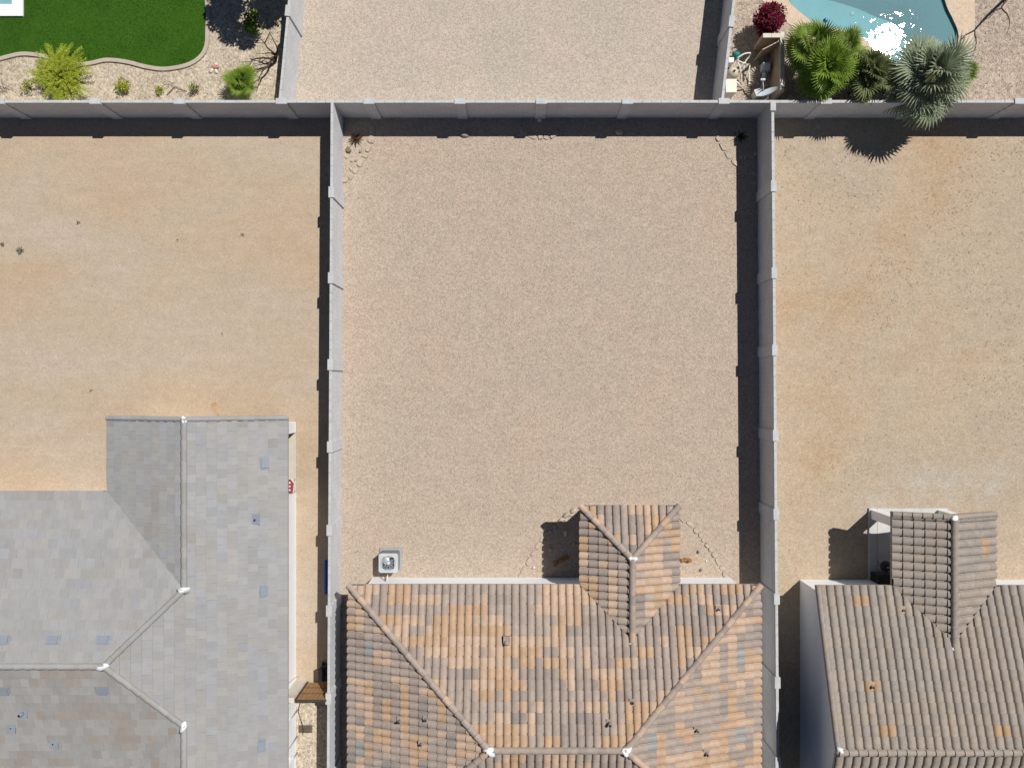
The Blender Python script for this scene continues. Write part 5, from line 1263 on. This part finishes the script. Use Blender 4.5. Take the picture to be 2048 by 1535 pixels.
    c = P3(1487, 178); tag(mb.build('hose', None, (c.x, c.y, 0)), 'black hose curling from the heater box to the rear wall', 'hose')
    # satellite dish on a short mast
    c = P3(1536, 186, 1.55); t = thing('satellite_dish', 'grey oval satellite dish standing behind the rear wall', 'satellite dish', (c.x, c.y + .1, 0))
    ax = Vector((-.40, .78, .50)).normalized(); e1 = ax.cross(Vector((0, 0, 1))).normalized(); e2 = e1.cross(ax); mb = MB(); rings = []; Rd = .42
    for i in range(5):
        f = i / 4; rings.append([c + (e1 * cos(2 * pi * k / 24) * 1.0 + e2 * sin(2 * pi * k / 24) * .85) * Rd * f + ax * (.11 * f * f - .05) for k in range(24)])
    for a, b in zip(rings, rings[1:]):
        for k in range(24): k2 = (k + 1) % 24; mb.poly([a[k], a[k2], b[k2], b[k]], M_dish, True); mb.poly([p - ax * .012 for p in (b[k], b[k2], a[k2], a[k])], M_dish, True)
    mb.build('reflector', t)
    mb = MB(); mb.tube([c - ax * .05, c - ax * .16 - Vector((0, 0, .1)), (c.x + .05, c.y - .08, 1.0), (c.x + .05, c.y - .08, -.02)], .028, M_metal, 8); mb.build('mast', t)
    tip = c + ax * .52 - e2 * .18; mb = MB(); mb.tube([c - e2 * .34 - ax * .0, tip], .022, M_dish, 6); mb.build('feed_arm', t)
    mb = MB(); mb.tube([tip - ax * .05, tip + ax * .05], [.045, .06], M_dish, 10); mb.box(tip.x - .09, tip.x + .09, tip.y - .02, tip.y + .05, tip.z - .02, tip.z + .05, M_dish); mb.build('receiver', t)
    c = P3(1518, 183, .5); mb = MB(); mb.box(c.x - .16, c.x + .14, c.y - .14, c.y + .10, 0, .5, M_cream, .4); mb.box(c.x - .18, c.x + .16, c.y - .16, c.y + .12, .502, .54, M_dish, .4)
    tag(mb.build('utility_box', None, (c.x, c.y, 0)), 'small cream utility box beside the satellite dish', 'box')
equipment()

# ---------------------------------------------------------------- loose stuff on the ground
def scatter(name, label, cat, area, n, size, mats, seed, weed=False, mask=None):
    rnd = random.Random(seed); mb = MB(); k = 0
    while k < n:
        x, y = rnd.uniform(area[0], area[1]), rnd.uniform(area[2], area[3]); k += 1
        if mask and not mask(x, y, rnd): continue
        s = rnd.uniform(*size); m = rnd.choice(mats)
        if weed:
            for _ in range(rnd.randint(4, 8)):
                a = rnd.uniform(0, 2 * pi); d = Vector((cos(a), sin(a), rnd.uniform(.15, .9))).normalized(); p = Vector((x + rnd.gauss(0, s * .35), y + rnd.gauss(0, s * .35), .004)); leaf_quad(mb, p, d, Vector((0, 0, 1)), s * rnd.uniform(.5, 1.1), s * .09, m)
        else:
            a = rnd.uniform(0, 2 * pi); e = rnd.uniform(.6, 1); h = s * .5; q = [(x + s * cos(a + i * pi / 2) * (1 if i % 2 else e), y + s * sin(a + i * pi / 2) * (1 if i % 2 else e)) for i in range(4)]
            b = [(px, py, -.004) for px, py in q]; tp = [(x + (px - x) * .6, y + (py - y) * .6, h) for px, py in q]
            mb.mesh(b + tp, [(4, 5, 6, 7)] + [(i, (i + 1) % 4, 4 + (i + 1) % 4, 4 + i) for i in range(4)], m)
    tag(mb.build(name), label, cat, kind='stuff')
def wmask(x, y, rnd):
    v = noise.noise(Vector((x * .28, y * .28, 3.3))) + .35 * noise.noise(Vector((x * .9, y * .9, 8)))
    return rnd.random() < max(0.05, v * 1.6 + .08 + .035 * (x - 14) + .03 * (y - 2)) and not (12 < x and y < -4.6) and y < 10.4
scatter('dry_weeds', 'dead weed tufts scattered over the tan dirt of the right lot', 'weeds', (10.9, 22, -12, 11.2), 9000, (.012, .06), [M_weed, M_weed, M_stone_d, M_weedg], 1, True, wmask)
scatter('pebbles', 'loose pale pebbles on the tan dirt of the right lot', 'pebbles', (10.8, 22, -12, 11.2), 1300, (.008, .030), [M_stone_w, M_stone, M_stone_w], 2, mask=lambda x, y, r: not (12 < x and y < -4.6))
scatter('pebbles', 'loose pale pebbles on the dirt of the left lot', 'pebbles', (-22, -7.5, -13, 11.2), 1800, (.008, .028), [M_stone_w, M_stone, M_stone_d], 3, mask=lambda x, y, r: not (x < -8.5 and y < -1.2) and (y > 2 or r.random() < .35))
scatter('gravel_stones', 'coarser loose stones in the gravel of the middle yard', 'gravel', (-7.1, 10.3, -8.1, 11.25), 9000, (.012, .030), [M_stone, M_stone_w, M_stone, M_stone_d], 4, mask=lambda x, y, r: not (2.9 < x < 6.3 and y < -5.1))
scatter('gravel_stones', 'coarser loose stones in the gravel of the rear left yard', 'gravel', (-22, -9.4, 11.6, 16.8), 5000, (.012, .038), [M_stone, M_stone_w, M_stone, M_stone_d], 5, mask=lambda x, y, r: not inside((x, y), LAWN) and not inside((x, y - .16), LAWN) and not inside((x - .2, y), LAWN) and x < wall_x('rl', y) - .1)
scatter('gravel_stones', 'coarser loose stones in the rose gravel right of the pool', 'gravel', (8.6, 22, 11.6, 16.8), 5000, (.012, .036), [M_stone, M_stone_w, M_stone, M_stone_d], 6, mask=lambda x, y, r: not inside((x, y), DECK) and x > wall_x('rr', y) + .1)
scatter('gravel_stones', 'loose stones and crumbs on the bare lot behind the rear wall', 'gravel', (-9, 8.6, 11.6, 16.8), 1500, (.010, .026), [M_stone, M_stone_w, M_stone_d], 7, mask=lambda x, y, r: wall_x('rl', y) + .1 < x < wall_x('rr', y) - .1)
scatter('gravel_stones', 'loose stones on the narrow side yard gravel below the gate', 'gravel', (-9.15, -7.5, -16.5, -12.9), 900, (.012, .034), [M_stone, M_stone_w, M_stone_d], 8)
def tuft(px, py, r, n, label, mats, seed):
    rnd = random.Random(seed); c = P(px, py); mb = MB()
    for _ in range(n):
        a = rnd.uniform(0, 2 * pi); d = Vector((cos(a), sin(a), rnd.uniform(.2, 1.2))).normalized(); p = Vector((c[0] + rnd.gauss(0, r * .25), c[1] + rnd.gauss(0, r * .25), .003)); leaf_quad(mb, p, d, Vector((0, 0, 1)), r * rnd.uniform(.5, 1.0), r * .09, rnd.choice(mats))
    tag(mb.build('weed_tuft', None, (*c, 0)), label, 'weed')
tuft(41, 501, .20, 60, 'grey green weed tuft beside a faint curved trace at the left edge', [M_weedg, M_weed], 1)
tuft(5, 489, .12, 40, 'small dark weed at the very left edge of the left lot', [M_weed], 2)
tuft(158, 445, .10, 26, 'small brown weed high in the left part of the left lot', [M_weed], 3)
tuft(485, 470, .10, 26, 'small grey weed nearest the shadow of the left wall', [M_weedg, M_weed], 4)
tuft(355, 480, .07, 25, 'tiny weed in the middle of the left lot', [M_weed], 5)
tuft(182, 780, .09, 24, 'dark weed tuft above the grey house roof', [M_weed], 6)
tuft(445, 667, .06, 20, 'tiny reddish weed in the lower part of the left lot', [M_terra], 7)
